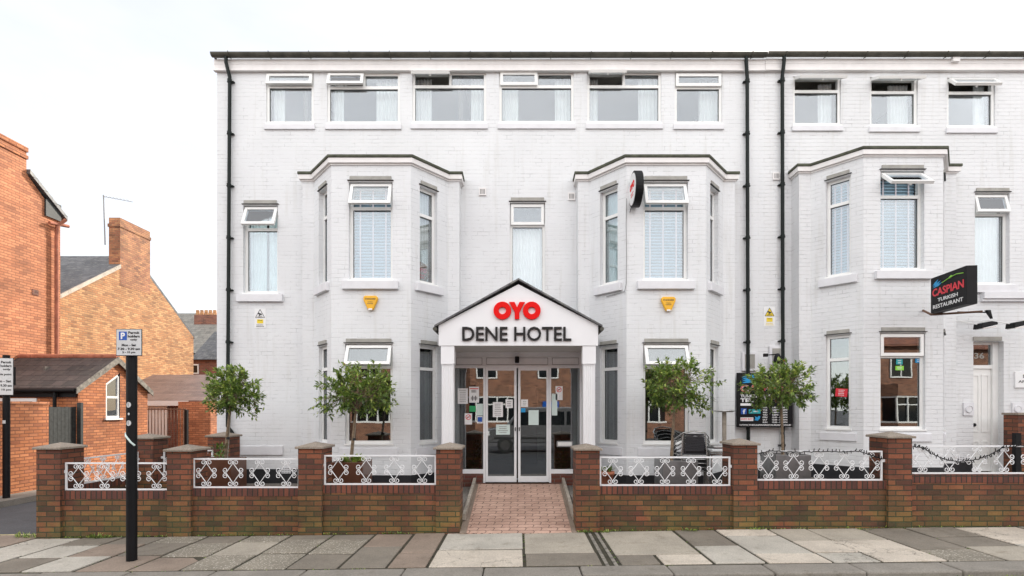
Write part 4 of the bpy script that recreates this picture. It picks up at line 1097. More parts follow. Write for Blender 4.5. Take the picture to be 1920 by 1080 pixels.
# floodlights on arms
def flood(px, py, lab, arm):
    Y = WY-.45; t = thing('floodlight', lab, 'floodlight', (WX(px,Y), WY, WZ(py,Y)), 'floodlights over the white door')
    k = MB(); x = WX(px,Y); z = WZ(py,Y)
    T = Matrix.Translation((x,Y,z)) @ Matrix.Rotation(R(-8),4,'Y')
    k.prism_xz([(-.16,-.05),(.16,-.02),(.16,.03),(.06,.06),(-.13,.05)], -.10, .10, T); k.build('housing', M['black'], t, bevel=.012)
    k = MB(); k.box(-.13, .13, -.085, .085, -.062, -.045, T); k.build('lens', M['steel'], t)
    k = MB(); k.tube([(x-.15,Y+.0,z+.02),(x-.30,WY-.2,z+.12),(x-.32,WY,z+.12)], .010, 5); k.build('arm', M['upvc'], t)
flood(1847, 610, 'black floodlight on a thin arm above the fanlight of the white door', 1); flood(1908, 609, 'black floodlight at the right edge above the apartments sign', 1)
k = MB()
k.tube([(WX(1700,9.9),WY-.02,WZ(602,WY)),(WX(1885,9.9),WY-.08,WZ(603,WY)),(WX(1895,9.9),WY-.1,WZ(612,WY))], .009, 5)
k.tube([(WX(1810,9.9),WY-.02,WZ(585,WY)),(WX(1810,9.9),WY-.02,WZ(640,WY)),(WX(1803,9.9),WY-.12,WZ(650,WY))], .016, 6)
tag(k.build('cable_conduit', M['upvc']), 'thin white conduit running along the wall to the floodlights', 'conduit')
k = MB(); k.tube([(WX(1772,WY),WY-.3,WZ(585,10.2)),(WX(1826,WY),WY-.3,WZ(586,10.2))], .012, 6); k.prism_xz([(WX(1822,WY),WZ(582,10.2)),(WX(1833,WY),WZ(598,10.2)),(WX(1829,WY),WZ(582,10.2))][::-1], WY-.34, WY-.28)
tag(k.build('sign_lamp', M['black']), 'slim black sign lamp on an arm below the projecting box sign', 'lamp')
# apartments plate
k = MB(); t = thing('apartments_sign', 'white DENE APARTMENTS plate cut by the right edge beside the white door', 'sign', (WX(1935,WY), WY, WZ(727,WY)))
a, b, c, d = R4(1901, 1975, 697, 727); k.box(a, b, -.03, .002, c, d, MF); k.build('plate', M['white'], t, bevel=.004)
k = MB(); text_into(k, 'DENE', a+.15, a+.42, d-.12, d-.06, MF, -.031, .002, .01); text_into(k, 'APARTMENTS', a+.06, b-.06, d-.22, d-.17, MF, -.031, .002, .01); k.build('lettering', M['ink'], t)
# bulkhead lamp + meter boxes between the buildings
for (p0,p1,q0,q1,lab) in ((1390,1418,660,696,'white meter cupboard with grey front behind the left downpipe'),(1441,1467,649,690,'round topped meter box by the right downpipe')):
    a, b, c, d = R4(p0,p1,q0,q1); t = thing('meter_box', lab, 'meter box', ((a+b)/2, WY, c), 'meter boxes')
    k = MB(); k.box(a, b, -.05, .002, c, d, MF); k.build('case', M['stonepaint'], t, bevel=.012)
    k = MB(); k.box(a+.05, b-.05, -.056, -.05, c+.05, d-.05, MF); k.build('door', M['lintel'], t)
t = thing('wall_lantern', 'black wall lantern on a short horizontal arm above the restaurant board', 'lamp', (WX(1455,10.2), WY, WZ(675,10.2)))
k = MB(); Yl = 10.2; zl = WZ(666,Yl)
k.tube([(WX(1436,Yl),Yl,zl),(WX(1458,Yl),Yl,zl+.02)], .010, 6); k.box(WX(1433,Yl)-.01, WX(1439,Yl), Yl-.03, Yl+.03, zl-.03, zl+.03); k.tube([(WX(1458,Yl),Yl,zl+.02),(WX(1460,Yl),WY,zl+.04)], .012, 6); k.build('arm', M['black'], t)
k = MB(); k.lathe([(.0,.10),(.03,.09),(.06,.04),(.075,-.04),(.07,-.10),(.06,-.10),(.0,-.02)], 14, Matrix.Translation((WX(1458,Yl),Yl,zl-.06))); k.build('shade', M['black'], t)
# pale tulip restaurant board
Yc = WY-.16; MC = frame_M(0, Yc, 0, 1, 0)
a, b, c, d = WX(1382,Yc), WX(1486.5,Yc), WZ(801,Yc), WZ(699,Yc); W = b-a; H = d-c
cb_ = thing('restaurant_board', 'black board reading CASPIAN with opening hours, mounted behind the fourth tree', 'sign', ((a+b)/2, Yc, c))
k = MB(); k.box(a, b, .0, .04, c, d, MC); k.build('board', M['black'], cb_, bevel=.005)
def fx(u): return a+W*u
def fz(v): return d-H*v
k = MB(); text_into(k, 'CASPIAN', fx(.06), fx(.94), fz(.355), fz(.225), MC, -.001, .003, .03); k.build('white_outline_lettering', M['white'], cb_)
k = MB(); text_into(k, 'CASPIAN', fx(.063), fx(.937), fz(.352), fz(.228), MC, -.0045, .003, .0); k.build('red_lettering', M['redneon'], cb_)
k = MB()
text_into(k, 'TURKISH RESTAURANT', fx(.06), fx(.94), fz(.455), fz(.40), MC, -.001, .003, .02)
text_into(k, 'TEL: 0191 2', fx(.06), fx(.72), fz(.54), fz(.47), MC, -.001, .003, .03)
k.box(fx(.06), fx(.26), -.004, 0, fz(.605), fz(.56), MC)
k.box(fx(.06), fx(.29), -.004, 0, fz(.885), fz(.82), MC)
for i, (dn, h0) in enumerate((('MON','5:00PM - 11:20PM'),('TUE','5:00PM - 11:20PM'),('WED','5:00PM - 11:20PM'),('THU','5:00PM - 11:20PM'),('FRI','12:00 - 11:20PM'),('SAT','12:00 - 11:20PM'),('SUN','12:00 - 11:20PM'))):
    v0 = .625+i*.045; text_into(k, dn, fx(.46), fx(.54), fz(v0+.027), fz(v0), MC, -.001, .003, .02); text_into(k, h0, fx(.63), fx(.90), fz(v0+.027), fz(v0), MC, -.001, .003, .02)
text_into(k, 'WWW.THECASPIANRESTAURANT.CO.UK', fx(.04), fx(.97), fz(.975), fz(.945), MC, -.001, .003, .02)
k.build('white_lettering', M['white'], cb_)
k = MB(); k.box(fx(.07), fx(.17), -.004, 0, fz(.76), fz(.655), MC); k.build('blue_badge', M['blue'], cb_)
k = MB(); text_into(k, 'f', fx(.10), fx(.15), fz(.755), fz(.67), MC, -.0045, .003, .03); k.build('badge_letter', M['white'], cb_)
k = MB(); k.box(fx(.21), fx(.42), -.004, 0, fz(.75), fz(.67), MC); k.build('teal_badge', M['teal'], cb_)
k = MB(); rows(k, MC, fx(.27), fx(.40), fz(.735), fz(.685), 1, -.0045, 0, 3); k.prism_xz([(fx(.225),fz(.735)),(fx(.26),fz(.725)),(fx(.255),fz(.68))], -.007, -.0042, MC); k.build('badge_print', M['white'], cb_)
k = MB(); text_into(k, 'JUST EAT', fx(.07), fx(.28), fz(.87), fz(.835), MC, -.0045, .003, .02); k.build('red_small_lettering', M['redneon'], cb_)
k = MB(); k.prism_xz([(fx(.31),fz(.87)),(fx(.37),fz(.88)),(fx(.405),fz(.84)),(fx(.415),fz(.80)),(fx(.385),fz(.795)),(fx(.365),fz(.82)),(fx(.32),fz(.80)),(fx(.33),fz(.845))], -.005, 0, MC)
for i in range(4): k.prism_xz([(fx(.08),fz(.19-i*.035)),(fx(.22),fz(.185-i*.035)),(fx(.34),fz(.15-i*.033)),(fx(.30-.02*i),fz(.125-i*.03)),(fx(.16),fz(.155-i*.035))], -.006-i*.001, 0, MC)
k.build('blue_emblems', M['cyan'], cb_)

# round board standing in the left bay side window
Mr = f1['R'][0]; hr = h1_('R')[0]; zc_ = hr[2]+.22; xc = hr[0]+.14
t = thing('round_board', 'brown round board lettered OYO leaning inside the left bay side window', 'board', Mr @ Vector((xc, .15, hr[2])))
k = MB(); disc(k, xc, zc_, .19, Mr, .135, .15, 0, 24); k.build('disc', M['brown_board'], t)
k = MB(); text_into(k, 'OYO', xc-.09, xc+.13, zc_+.0, zc_+.08, Mr, .134, .002, .03); rows(k, Mr, xc-.1, xc+.12, zc_-.12, zc_-.03, 2, .133, 0, 2); k.build('lettering', M['redneon'], t)

# stickers in the restaurant bay
Y = 9.52+.06; MG = frame_M(0, Y, 0, 1, 0)
for p0,p1,q0,q1,mt,lab in ((1682,1694,673,683,'teal','teal window sticker high in the restaurant bay window'),(1680.5,1696,686,694,'lime','lime green window sticker under the teal one'),(1718,1730,672,680,'cyan','pale blue sticker in the top corner of the restaurant bay window')):
    k = MB(); k.box(WX(p0,Y),WX(p1,Y),.02,.024,WZ(q1,Y),WZ(q0,Y),MG); rows(k, MG, WX(p0,Y)+.01,WX(p1,Y)-.01,WZ(q1,Y)+.01,WZ(q0,Y)-.01,2,.0195,1,3); tag(k.build('window_sticker', [M[mt], M['white']]), lab, 'sticker', 'stickers on the restaurant windows')
h = h3_('L')[1]; T = f3['L'][0] @ Matrix.Translation(((h[0]+h[1])/2+.03, .08, WZ(736,9.8))) @ Matrix.Rotation(R(5),4,'Y')
k = MB(); k.box(-.10, .10, -.004, 0, -.075, .075, T); rows(k, T, -.08, .08, -.06, .06, 4, -.0045, 1, 7); tag(k.build('window_sticker', [M['redneon'], M['white']]), 'red card tilted on the restaurant bay side window', 'sticker', 'stickers on the restaurant windows')

# ------------------------------------------------------------------ front garden walls
WF = 7.63; PIER = .34; PD = .42
def pier(par, x0, w, y0, dpt, z1, zg=None, mat='brick'):
    k = MB(); zb_ = (G(x0)-.12) if zg is None else zg
    k.box(x0, x0+w, y0, y0+dpt, zb_, z1); p = k.build('pier', M[mat], par)
    k = MB(); o_ = .035; xc_, yc_ = x0+w/2, y0+dpt/2; h_ = .032
    v = [(x0-o_,y0-o_,z1+.001),(x0+w+o_,y0-o_,z1+.001),(x0+w+o_,y0+dpt+o_,z1+.001),(x0-o_,y0+dpt+o_,z1+.001)]
    v += [(a_,b_,z1+h_) for a_,b_,_ in v] + [(xc_,yc_,z1+h_+.06)]
    k._add(v, [(3,2,1,0),(0,1,5,4),(1,2,6,5),(2,3,7,6),(3,0,4,7),(4,5,8),(5,6,8),(6,7,8),(7,4,8)])
    k.build('pier_cap', M['capstone'], p, bevel=.006)
def seg(kb, kc, x0, x1, zt):
    ed = .115
    n = max(1, int((x1-x0)/.5))
    for i in range(n):
        a_, b_ = x0+(x1-x0)*i/n, x0+(x1-x0)*(i+1)/n
        kb._add([(a_,WF+.05,G(a_)-.12),(b_,WF+.05,G(b_)-.12),(b_,WF+.05,zt-ed-.002),(a_,WF+.05,zt-ed-.002),(a_,WF+.27,G(a_)-.12),(b_,WF+.27,G(b_)-.12),(b_,WF+.27,zt-ed-.002),(a_,WF+.27,zt-ed-.002)],
                [(0,1,2,3),(3,2,6,7),(7,6,5,4)])
    kc.box(x0, x1, WF+.045, WF+.275, zt-ed, zt)
XP = lambda p: (p-972)/131.0
def garden_wall(lab, origin, segs, piers_):
    w = thing('garden_wall', lab, 'wall', origin)
    kb, kc = MB(), MB()
    for x0, x1, zt in segs: seg(kb, kc, x0, x1, zt)
    kb.build('brickwork', M['brick'], w); kc.build('brick_on_edge_coping', M['brick_edge'], w)
    for x0, z1 in piers_: pier(w, x0, PIER, WF, PD, z1)
    return w
pa = [(XP(68.5),1.185),(XP(313),1.155),(XP(559),1.195),(XP(862)-PIER,1.185)]
wl_ = garden_wall('low brown brick front wall with four capped piers left of the ramp', (-3.5,WF,0),
    [(pa[0][0]+PIER, pa[1][0], .585), (pa[1][0]+PIER, pa[2][0], .625), (pa[2][0]+PIER, pa[3][0], .67)], pa)
pb = [(XP(1080),1.17),(XP(1420)-PIER,1.245),(XP(1710)-PIER,1.345)]
wr_ = garden_wall('low brown brick front wall with capped piers right of the ramp', (4,WF,0),
    [(pb[0][0]+PIER, pb[1][0], .655), (pb[1][0]+PIER, pb[2][0], .73), (pb[2][0]+PIER, 11.0, .82)], pb)
# side return by the lane
sw = thing('side_garden_wall', 'brick return wall with two piers running back beside the lane', 'wall', (-6.5,9,0))
k = MB(); k.box(-6.86,-6.64,WF+PD+.002,9.3,-.2,.50); k.box(-6.38,-5.5,9.42,9.64,-.2,.50); k.build('brickwork', M['brick'], sw)
k = MB(); k.box(-6.865,-6.635,WF+PD+.002,9.3,.502,.61); k.box(-6.38,-5.5,9.415,9.645,.502,.61); k.build('brick_on_edge_coping', M['brick_edge'], sw)
pier(sw, -6.80, .42, 9.302, .40, 1.235, -.2); pier(sw, -5.62, .40, 9.645, .35, 1.25, -.2)

# ------------------------------------------------------------------ wrought iron panels
def spiral(cx, cz, r0, a0, turns, dirn, n=18):
    pts = []
    for i in range(n+1):
        t = i/n; r_ = r0*(1-.72*t); a_ = a0 + dirn*turns*2*math.pi*t
        pts.append((cx+r_*math.cos(a_), 0, cz+r_*math.sin(a_)))
    return pts
def motif_mesh(w, h):
    k = MB(); R0 = .036*w/.28; rr = .0058
    for sx in (-1, 1):
        for sz in (-1, 1):
            # bar from the top curl to the side curl
            c1 = (sx*R0*1.05, sz*(h/2-R0*1.0)); c2 = (sx*(w/2-R0), sz*R0*1.08)
            # tangent start angles
            s1 = spiral(c1[0], c1[1], R0, math.atan2(-.35*sz, -1*sx), 1.25, -1*sx*sz)
            s2 = spiral(c2[0], c2[1], R0, math.atan2(-1*sz, -.35*sx) , 1.25, 1*sx*sz)
            path = list(reversed(s1)) + s2
            k.tube([Vector(p) for p in path], rr, 5)
    return k
_mot = {}
def railing(lab, p0, p1, zb_, zt_r, n, catn='railing', tab=True):
    p0, p1 = Vector(p0), Vector(p1); d_ = (p1-p0); L_ = d_.length
    Mx = frame_M(p0.x, p0.y, zb_, d_.x, d_.y); H_ = zt_r-zb_
    t = thing('railing_panel', lab, catn, Mx @ Vector((L_/2,0,0)), 'white scrollwork railing panels')
    k = MB(); q = .011
    k.box(0, L_, -q, q, 0, 2*q, Mx); k.box(0, L_, -q, q, H_-2*q, H_, Mx); k.box(0, 2*q, -q, q, 2*q, H_-2*q, Mx); k.box(L_-2*q, L_, -q, q, 2*q, H_-2*q, Mx)
    k.box(-.05, 0, -.012, .012, H_*.62, H_*.62+.04, Mx); k.box(L_, L_+.05, -.012, .012, H_*.62, H_*.62+.04, Mx)
    k.build('rail_frame', M['iron'], t)
    w_ = min(.30, L_/n*.86); hh_ = H_-.05
    key = (round(w_,2), round(hh_,2))
    if key not in _mot:
        me = motif_mesh(w_, hh_); o_ = me.build('scroll_ornament', M['iron'], origin=(0,0,0)); _mot[key] = o_.data
        bpy.data.objects.remove(o_)
    ang = math.atan2(d_.y, d_.x)
    for i in range(n):
        c_ = Mx @ Vector((L_*(i+.5)/n, 0, H_/2))
        o_ = bpy.data.objects.new('scroll_ornament', _mot[key]); COL.objects.link(o_); o_.parent = t; o_.location = c_ - WORLD[t.name]; o_.rotation_euler = (0,0,ang)
    return t
RY = 7.71
def rz(y): return WZ(y, RY)
railing('white scrollwork railing panel at the far left end of the front wall', (WX(123,RY),RY,0), (XP(313)-.01,RY,0), rz(919), rz(867), 4)
railing('white scrollwork railing panel in front of the first tree, left part of wall', (WX(362,RY),RY,0), (XP(559)-.01,RY,0), rz(915), rz(859), 4)
railing('white scrollwork railing panel just left of the ramp', (WX(608,RY),RY,0), (XP(862)-PIER-.01,RY,0), rz(909), rz(853), 4)
railing('white scrollwork railing panel just right of the ramp', (XP(1080)+PIER+.01,RY,0), (WX(1369,RY),RY,0), rz(911), rz(856), 5)
railing('white scrollwork railing panel in front of the restaurant board, with fairy lights', (XP(1420)+.01,RY,0), (WX(1654,RY),RY,0), rz(901), rz(845), 5)
railing('white scrollwork railing panel at the far right, fairy lights sagging across it', (XP(1710)+.01,RY,0), (WX(2010,RY),RY,0), rz(888.5), rz(835), 6)
railing('white scrollwork railing panel running back beside the lane', (-6.66,8.09,0), (-6.62,9.28,0), .62, 1.02, 4)
railing('short white scrollwork railing panel between the two rear piers', (-6.34,9.53,0), (-5.46,9.53,0), .63, 1.03, 3)

# fairy light strings
def fairy(pts, lab):
    k = MB(); rg_ = random.Random(5)
    P_ = []
    for i in range(len(pts)-1):
        a_, b_ = Vector(pts[i]), Vector(pts[i+1]); n_ = 14
        for j in range(n_): P_.append(a_.lerp(b_, j/n_) + Vector((0, rg_.uniform(-.006,.006), rg_.uniform(-.007,.007))))
    k.tube(P_, .007, 5)
    for p_ in P_[::2]:
        q_ = p_ + Vector((rg_.uniform(-.02,.02), -.015, rg_.choice((-1,1))*rg_.uniform(.025,.045))); k.tube([p_, q_], .006, 5)
    tag(k.build('fairy_lights', M['black']), lab, 'string lights', 'fairy light strings on the railings')
def rp(px, py): return (WX(px,RY-.03), RY-.03, WZ(py,RY-.03))
fairy([rp(1412,853),rp(1440,846),rp(1500,847),rp(1560,847),rp(1610,846),rp(1635,854),rp(1656,862)], 'black fairy light string along the railing in front of the restaurant board')
fairy([rp(1712,838),rp(1730,838),rp(1745,850),rp(1770,861),rp(1800,866),rp(1835,861),rp(1862,850),rp(1880,839),rp(1925,834)], 'black fairy light string sagging across the rightmost railing')

# ------------------------------------------------------------------ planters and trees
def planter(x0, y0, w, dpt, z0, z1, mat, lab):
    t = thing('planter', lab, 'planter', (x0+w/2, y0+dpt/2, z0), 'square metal planters')
    k = MB(); th_ = .03; tp = .02
    for (a_,b_,c_,d_) in ((x0,x0+w,y0,y0+th_),(x0,x0+w,y0+dpt-th_,y0+dpt),(x0,x0+th_,y0+th_,y0+dpt-th_),(x0+w-th_,x0+w,y0+th_,y0+dpt-th_)): k.box(a_,b_,c_,d_,z0,z1)
    k.build('box', M[mat], t, bevel=.004)
    k = MB(); k.box(x0+th_+.001,x0+w-th_-.001,y0+th_+.001,y0+dpt-th_-.001,z0+.05,z1-.05); k.build('soil', M['soil'], t)
planter(WX(362,8.5), 8.5, .60, .50, .30, WZ(862,8.5), 'corten', 'brown bronze planter at the far left holding the first tree')
planter(WX(618,8.4), 8.4, .52, .55, .30, WZ(867,8.4), 'corten', 'brown bronze planter under the left bay window')
planter(2.28, 8.4, .55, .55, .33, WZ(864,8.4), 'zinc', 'grey zinc planter right of the ramp beside the chairs')
planter(4.08, 8.45, .56, .55, .33, WZ(853,8.45), 'zinc', 'grey zinc planter in front of the restaurant board')
def leaf(k, p, d_, up, L_, W_, mi):
    d_ = d_.normalized(); s_ = d_.cross(up)
    if s_.length < .05: s_ = d_.orthogonal()
    s_.normalize(); nn = s_.cross(d_)
    a_ = p; m1_ = p + d_*L_*.42 + nn*L_*.04; t_ = p + d_*L_ - nn*L_*.10
    l_ = p + d_*L_*.45 + s_*W_ + nn*W_*.35; r_ = p + d_*L_*.45 - s_*W_ + nn*W_*.35
    b = len(k.v); k.v += [a_, l_, t_, r_, m1_]
    for f in ((0,4,1),(1,4,2),(0,3,4),(3,2,4)): k.f.append([b+i for i in f]); k.mi.append(mi); k.sm.append(False)
def tree(lab, base, ztrunk, cc, rx, rz_, seed, nt=120, cane=True):
    rg_ = random.Random(seed); base = Vector(base); cc = Vector(cc)
    t = thing('bay_tree', lab, 'tree', base, 'clipped bay trees in planters')
    fork = Vector((cc.x*.6+base.x*.4, base.y*.5+cc.y*.5, cc.z-rz_*.75))
    k = MB()
    mid = base.lerp(fork,.5) + Vector((rg_.uniform(-.02,.02),0,0))
    k.tube([base+Vector((0,0,-.08)), mid, fork, fork.lerp(cc,.5), cc+Vector((0,0,rz_*.3))], [.026,.022,.019,.014,.006], 8)
    k.build('trunk', M['bark'], t)
    if cane:
        k = MB(); k.tube([base+Vector((.03,.02,-.1)), fork+Vector((.02,.02,.15))], .009, 6); k.tube([mid+Vector((.01,.01,-.02)), mid+Vector((.01,.01,.02))], .034, 8, mi=1); k.build('stake', [M['timber_kerb'], M['blackmatt']], t)
    kb = MB(); kl = MB()
    # lumpy crown: a few lobes decide how far twigs reach in each direction
    lobes = [(Vector((rg_.gauss(0,1),rg_.gauss(0,1),rg_.gauss(0,.8))).normalized(), rg_.uniform(-.26,.14)) for _ in range(13)]
    def reach(v):
        s = 1.10
        for l_, a_ in lobes:
            c_ = v.dot(l_)
            if c_ > .55: s += a_*(c_-.55)/.45
        return s
    limbs = []
    for i in range(13):
        v = Vector((rg_.gauss(0,1), rg_.gauss(0,1), rg_.uniform(-.5,1.1))).normalized()
        q = cc + Vector((v.x*rx*.62, v.y*rx*.62, v.z*rz_*.6))
        p0_ = fork.lerp(cc + Vector((0,0,rz_*.2)), rg_.random()*.8)
        m_ = p0_.lerp(q,.5) + Vector((rg_.uniform(-.04,.04),rg_.uniform(-.04,.04),.05))
        kb.tube([p0_, m_, q], [.010,.007,.004], 5); limbs.append((m_, q))
    for i in range(nt):
        v = Vector((rg_.gauss(0,1), rg_.gauss(0,1), rg_.gauss(0,1))).normalized()
        if v.z < -.75: v.z = -.75+rg_.random()*.4
        s = reach(v) * (rg_.random()**.32) * (1.10 if rg_.random() < .12 else 1.0)
        e = cc + Vector((v.x*rx*s, v.y*rx*s, v.z*rz_*s))
        st = min((l_.lerp(q,rg_.random()) for l_, q in limbs), key=lambda p_: (p_-e).length)
        m_ = st.lerp(e,.5)+Vector((0,0,.02))
        kb.tube([st, m_, e], [.004,.003,.0018], 4, caps=False)
        ax = (e-st); ax = ax.normalized() if ax.length > .01 else v
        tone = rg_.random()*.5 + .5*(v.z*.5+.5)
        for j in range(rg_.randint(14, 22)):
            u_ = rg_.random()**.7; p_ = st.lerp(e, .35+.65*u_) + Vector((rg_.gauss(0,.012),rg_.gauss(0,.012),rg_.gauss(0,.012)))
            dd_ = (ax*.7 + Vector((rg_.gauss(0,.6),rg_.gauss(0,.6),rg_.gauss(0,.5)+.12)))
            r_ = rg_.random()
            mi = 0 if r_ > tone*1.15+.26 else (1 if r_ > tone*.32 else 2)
            if rg_.random() < .004: mi = 3
            leaf(kl, p_, dd_, Vector((rg_.gauss(0,.4),rg_.gauss(0,.4),1)), rg_.uniform(.05,.095), rg_.uniform(.012,.020), mi)
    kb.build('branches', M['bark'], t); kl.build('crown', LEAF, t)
def T3(px, py, Y): return (WX(px,Y), Y, WZ(py,Y))
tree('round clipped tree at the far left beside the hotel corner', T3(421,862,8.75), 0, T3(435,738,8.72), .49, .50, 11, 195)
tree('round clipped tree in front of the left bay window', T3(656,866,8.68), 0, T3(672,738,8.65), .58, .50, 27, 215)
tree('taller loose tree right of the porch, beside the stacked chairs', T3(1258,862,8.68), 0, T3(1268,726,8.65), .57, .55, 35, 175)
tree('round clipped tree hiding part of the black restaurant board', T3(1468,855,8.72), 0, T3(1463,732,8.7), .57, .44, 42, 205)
# underplanting in the planters and a pot
def clump(name, lab, c_, r_, h_, n_, seed, tone=(1,2), L=.12, grp=None, cat='plant', kind=None, W=.018):
    rg_ = random.Random(seed); k = MB(); c_ = Vector(c_)
    for i in range(n_):
        a_ = rg_.random()*6.283; q = r_*math.sqrt(rg_.random()); p_ = c_ + Vector((q*math.cos(a_), q*math.sin(a_), h_*rg_.random()*.5))
        dd_ = Vector((math.cos(a_)*rg_.uniform(.2,1), math.sin(a_)*rg_.uniform(.2,1), rg_.uniform(.3,1.2)))
        leaf(k, p_, dd_, Vector((0,0,1)), L*rg_.uniform(.6,1.2), W, rg_.choice(tone))
    return tag(k.build(name, LEAF), lab, cat, grp, kind)
clump('leafy_plant','low yellow green leafy plant under the tree in the bronze planter by the left bay', (WX(662,8.62),8.62,WZ(868,8.62)), .2, .1, 60, 3, (2,2,1), .12, 'plants in the planters', W=.03)
clump('leafy_plant','dark small plant climbing at the foot of the far left tree', (WX(412,8.7),8.7,WZ(862,8.7)), .12, .5, 60, 4, (0,1), .09, 'plants in the planters')
t = thing('flower_pot', 'terracotta pot standing on a pale crate right of the ramp', 'pot', (WX(1137,8.5),8.5,.33))
k = MB(); Mx = Matrix.Translation((WX(1137,8.5),8.5,.70)); k.lathe([(.0,-.17),(.085,-.17),(.115,.02),(.13,.02),(.13,.07),(.11,.07),(.10,.02),(0,.02)], 20, Mx); k.build('pot', M['terracotta'], t)
k = MB(); xx = WX(1137,8.5); k.box(xx-.13,xx+.13,8.38,8.62,.33,.525); tag(k.build('crate', M['stonepaint'], bevel=.01), 'pale box supporting the terracotta pot', 'box')
clump('leafy_plant','dark plant growing in the terracotta pot', (WX(1137,8.5),8.5,.76), .10, .1, 50, 8, (0,0,1), .08, 'plants in the planters')
# plants visible behind the restaurant bay window and in the lobby
clump('house_plant','green and white house plant on the restaurant bay window ledge, left', (WX(1665,9.68),9.72,1.20), .10, .14, 70, 12, (1,2,1), .11, 'house plants behind glass')
clump('house_plant','bushy house plant on the restaurant bay window ledge, right', (WX(1705,9.68),9.72,1.20), .12, .12, 70, 13, (0,1,1), .11, 'house plants behind glass')
clump('house_plant','tall dark potted plant in the lobby left of the doors', (-.82,10.4,.55), .16, 1.1, 170, 14, (0,0,1), .10, 'house plants behind glass')
clump('house_plant','tall dark potted plant in the lobby right of the doors', (.86,10.4,.55), .18, .9, 170, 15, (0,0,1), .10, 'house plants behind glass')

# ------------------------------------------------------------------ stacked bistro chairs and tables
def chair():
    t = thing('bistro_chair', 'x', 'chair', (0,0,0), 'stacked bistro chairs')
    k = MB(); r_ = .012; m_ = Matrix.Identity(4)
    # hoop: from front leg up, round the back, down the other front leg; facing -y
    hoop = [(-.25,-.22,0),(-.27,-.20,.35),(-.28,-.16,.60),(-.27,-.02,.66),(-.24,.14,.70),(-.17,.24,.77),(0,.27,.80),(.17,.24,.77),(.24,.14,.70),(.27,-.02,.66),(.28,-.16,.60),(.27,-.20,.35),(.25,-.22,0)]
    k.tube(hoop, r_, 7)
    for s_ in (-1,1): k.tube([(s_*.21,.26,0),(s_*.20,.22,.42),(s_*.17,.235,.76)], r_, 7)
    k.tube([(-.255,-.21,.40),(.255,-.21,.40)], .009, 6); k.tube([(-.20,.22,.40),(.20,.22,.40)], .009, 6)
    k.tube([(-.265,-.20,.40),(-.20,.22,.40)], .009, 6); k.tube([(.265,-.20,.40),(.20,.22,.40)], .009, 6)
    k.build('frame', M['steel'], t)
    k = MB()
    for i in range(9): k.box(-.215, .215, -.21+i*.048, -.172+i*.048, .412, .426)
    k.build('seat', M['weave'], t)
    k = MB()
    for i in range(7):
        z = .47+i*.042; k.box(-.15, .15, .212+.004*i, .226+.004*i, z, z+.034)
    k.build('backrest', M['weave'], t)
    for s_ in (-1,1):
        k = MB(); k.tube([(s_*.282,-.15,.612),(s_*.272,-.02,.672)], .018, 7); k.build('armrest', M['weave'], t)
    return t
ch0 = chair(); cx, cy = WX(1298,9.0), 9.0
cl = ['lowest metal bistro chair with black slats in the stack beside the tree', 'second from bottom metal bistro chair with black slats in the stack', 'middle metal bistro chair in the stack of five with black slats',
      'second from top metal bistro chair with black slats in the stack', 'topmost metal bistro chair with black slats in the stack']
for i in range(5):
    loc = (cx-.02*i+.04, cy-.035*i+.05, .335+.085*i*.8)
    if i == 0: ch0.location = loc; ch0.rotation_euler = (0,0,R(172)); ch0['label'] = cl[0]; WORLD[ch0.name] = Vector(loc)
    else: dup(ch0, loc, R(172), cl[i])
def table(lab, loc, top_r, h, sq, rot=0):
    t = thing('bistro_table', lab, 'table', loc, 'tables beside the chair stack'); x, y, z = loc
    k = MB()
    if sq: T = Matrix.Translation((x,y,z+h)) @ Matrix.Rotation(rot,4,'Z'); k.box(-top_r, top_r, -top_r, top_r, -.03, 0, T)
    else: k.lathe([(0,-.012),(top_r*.6,-.02),(top_r,.0),(top_r,.012),(0,.004)], 28, Matrix.Translation((x,y,z+h)))
    k.build('table_top', M['steel'], t)
    k = MB()
    if not sq:
        k.tube([(x,y,z+.03),(x,y,z+h-.02)], .036, 12); k.lathe([(0,0),(.2,0),(.2,.02),(.05,.05),(0,.05)], 20, Matrix.Translation((x,y,z)))
        k.build('pedestal', M['timber_kerb'], t)
    else:
        for sx in (-1,1):
            for sy in (-1,1): k.tube([(x+sx*top_r*.85,y+sy*top_r*.8,z),(x+sx*top_r*.75,y+sy*top_r*.7,z+h-.03)], .012, 6)
        k.build('legs', M['steel'], t)
table('tall round table with thin dished top on a pale post, left of the pier', (WX(1358,9.2),9.2,.33), .19, WZ(771,9.2)-.33, False)
table('square metal table behind the railing right of the chair stack', (WX(1347,8.75),8.75,.33), .22, .72, True, .05)
for i in range(3):
    k = MB(); T = Matrix.Translation((WX(1347,8.75)+.01*i,8.75,1.052+.04*i)) @ Matrix.Rotation(.06*i,4,'Z'); k.box(-.2,.2,-.2,.2,0,.03,T)
    tag(k.build('table_top', M['alu' if i % 2 else 'steel'], bevel=.004), ['spare square table top lying lowest on the metal table','spare pale square table top, middle of the three on the table','spare square table top, uppermost on the metal table'][i], 'table top', 'spare table tops')
# brick pier inside the right edge
t = thing('brick_pier', 'dark brick pier with a black post at the right edge beside the white door', 'pier', (9.55,9.9,.46))
k = MB(); k.box(WX(1909,9.9), WX(1945,9.9), 9.9, 10.2, .46, WZ(778,9.9)); k.build('shaft', M['brick'], t)
k = MB(); k.box(WX(1907,9.9), WX(1947,9.9), 9.88, 10.22, WZ(778,9.9)+.001, WZ(774,9.9)); k.build('cap', M['capstone'], t)
k = MB(); k.box(WX(1905,9.7), WX(1915,9.7), 9.7, 9.78, .46, WZ(812,9.7)); k.build('post', M['black'], t)

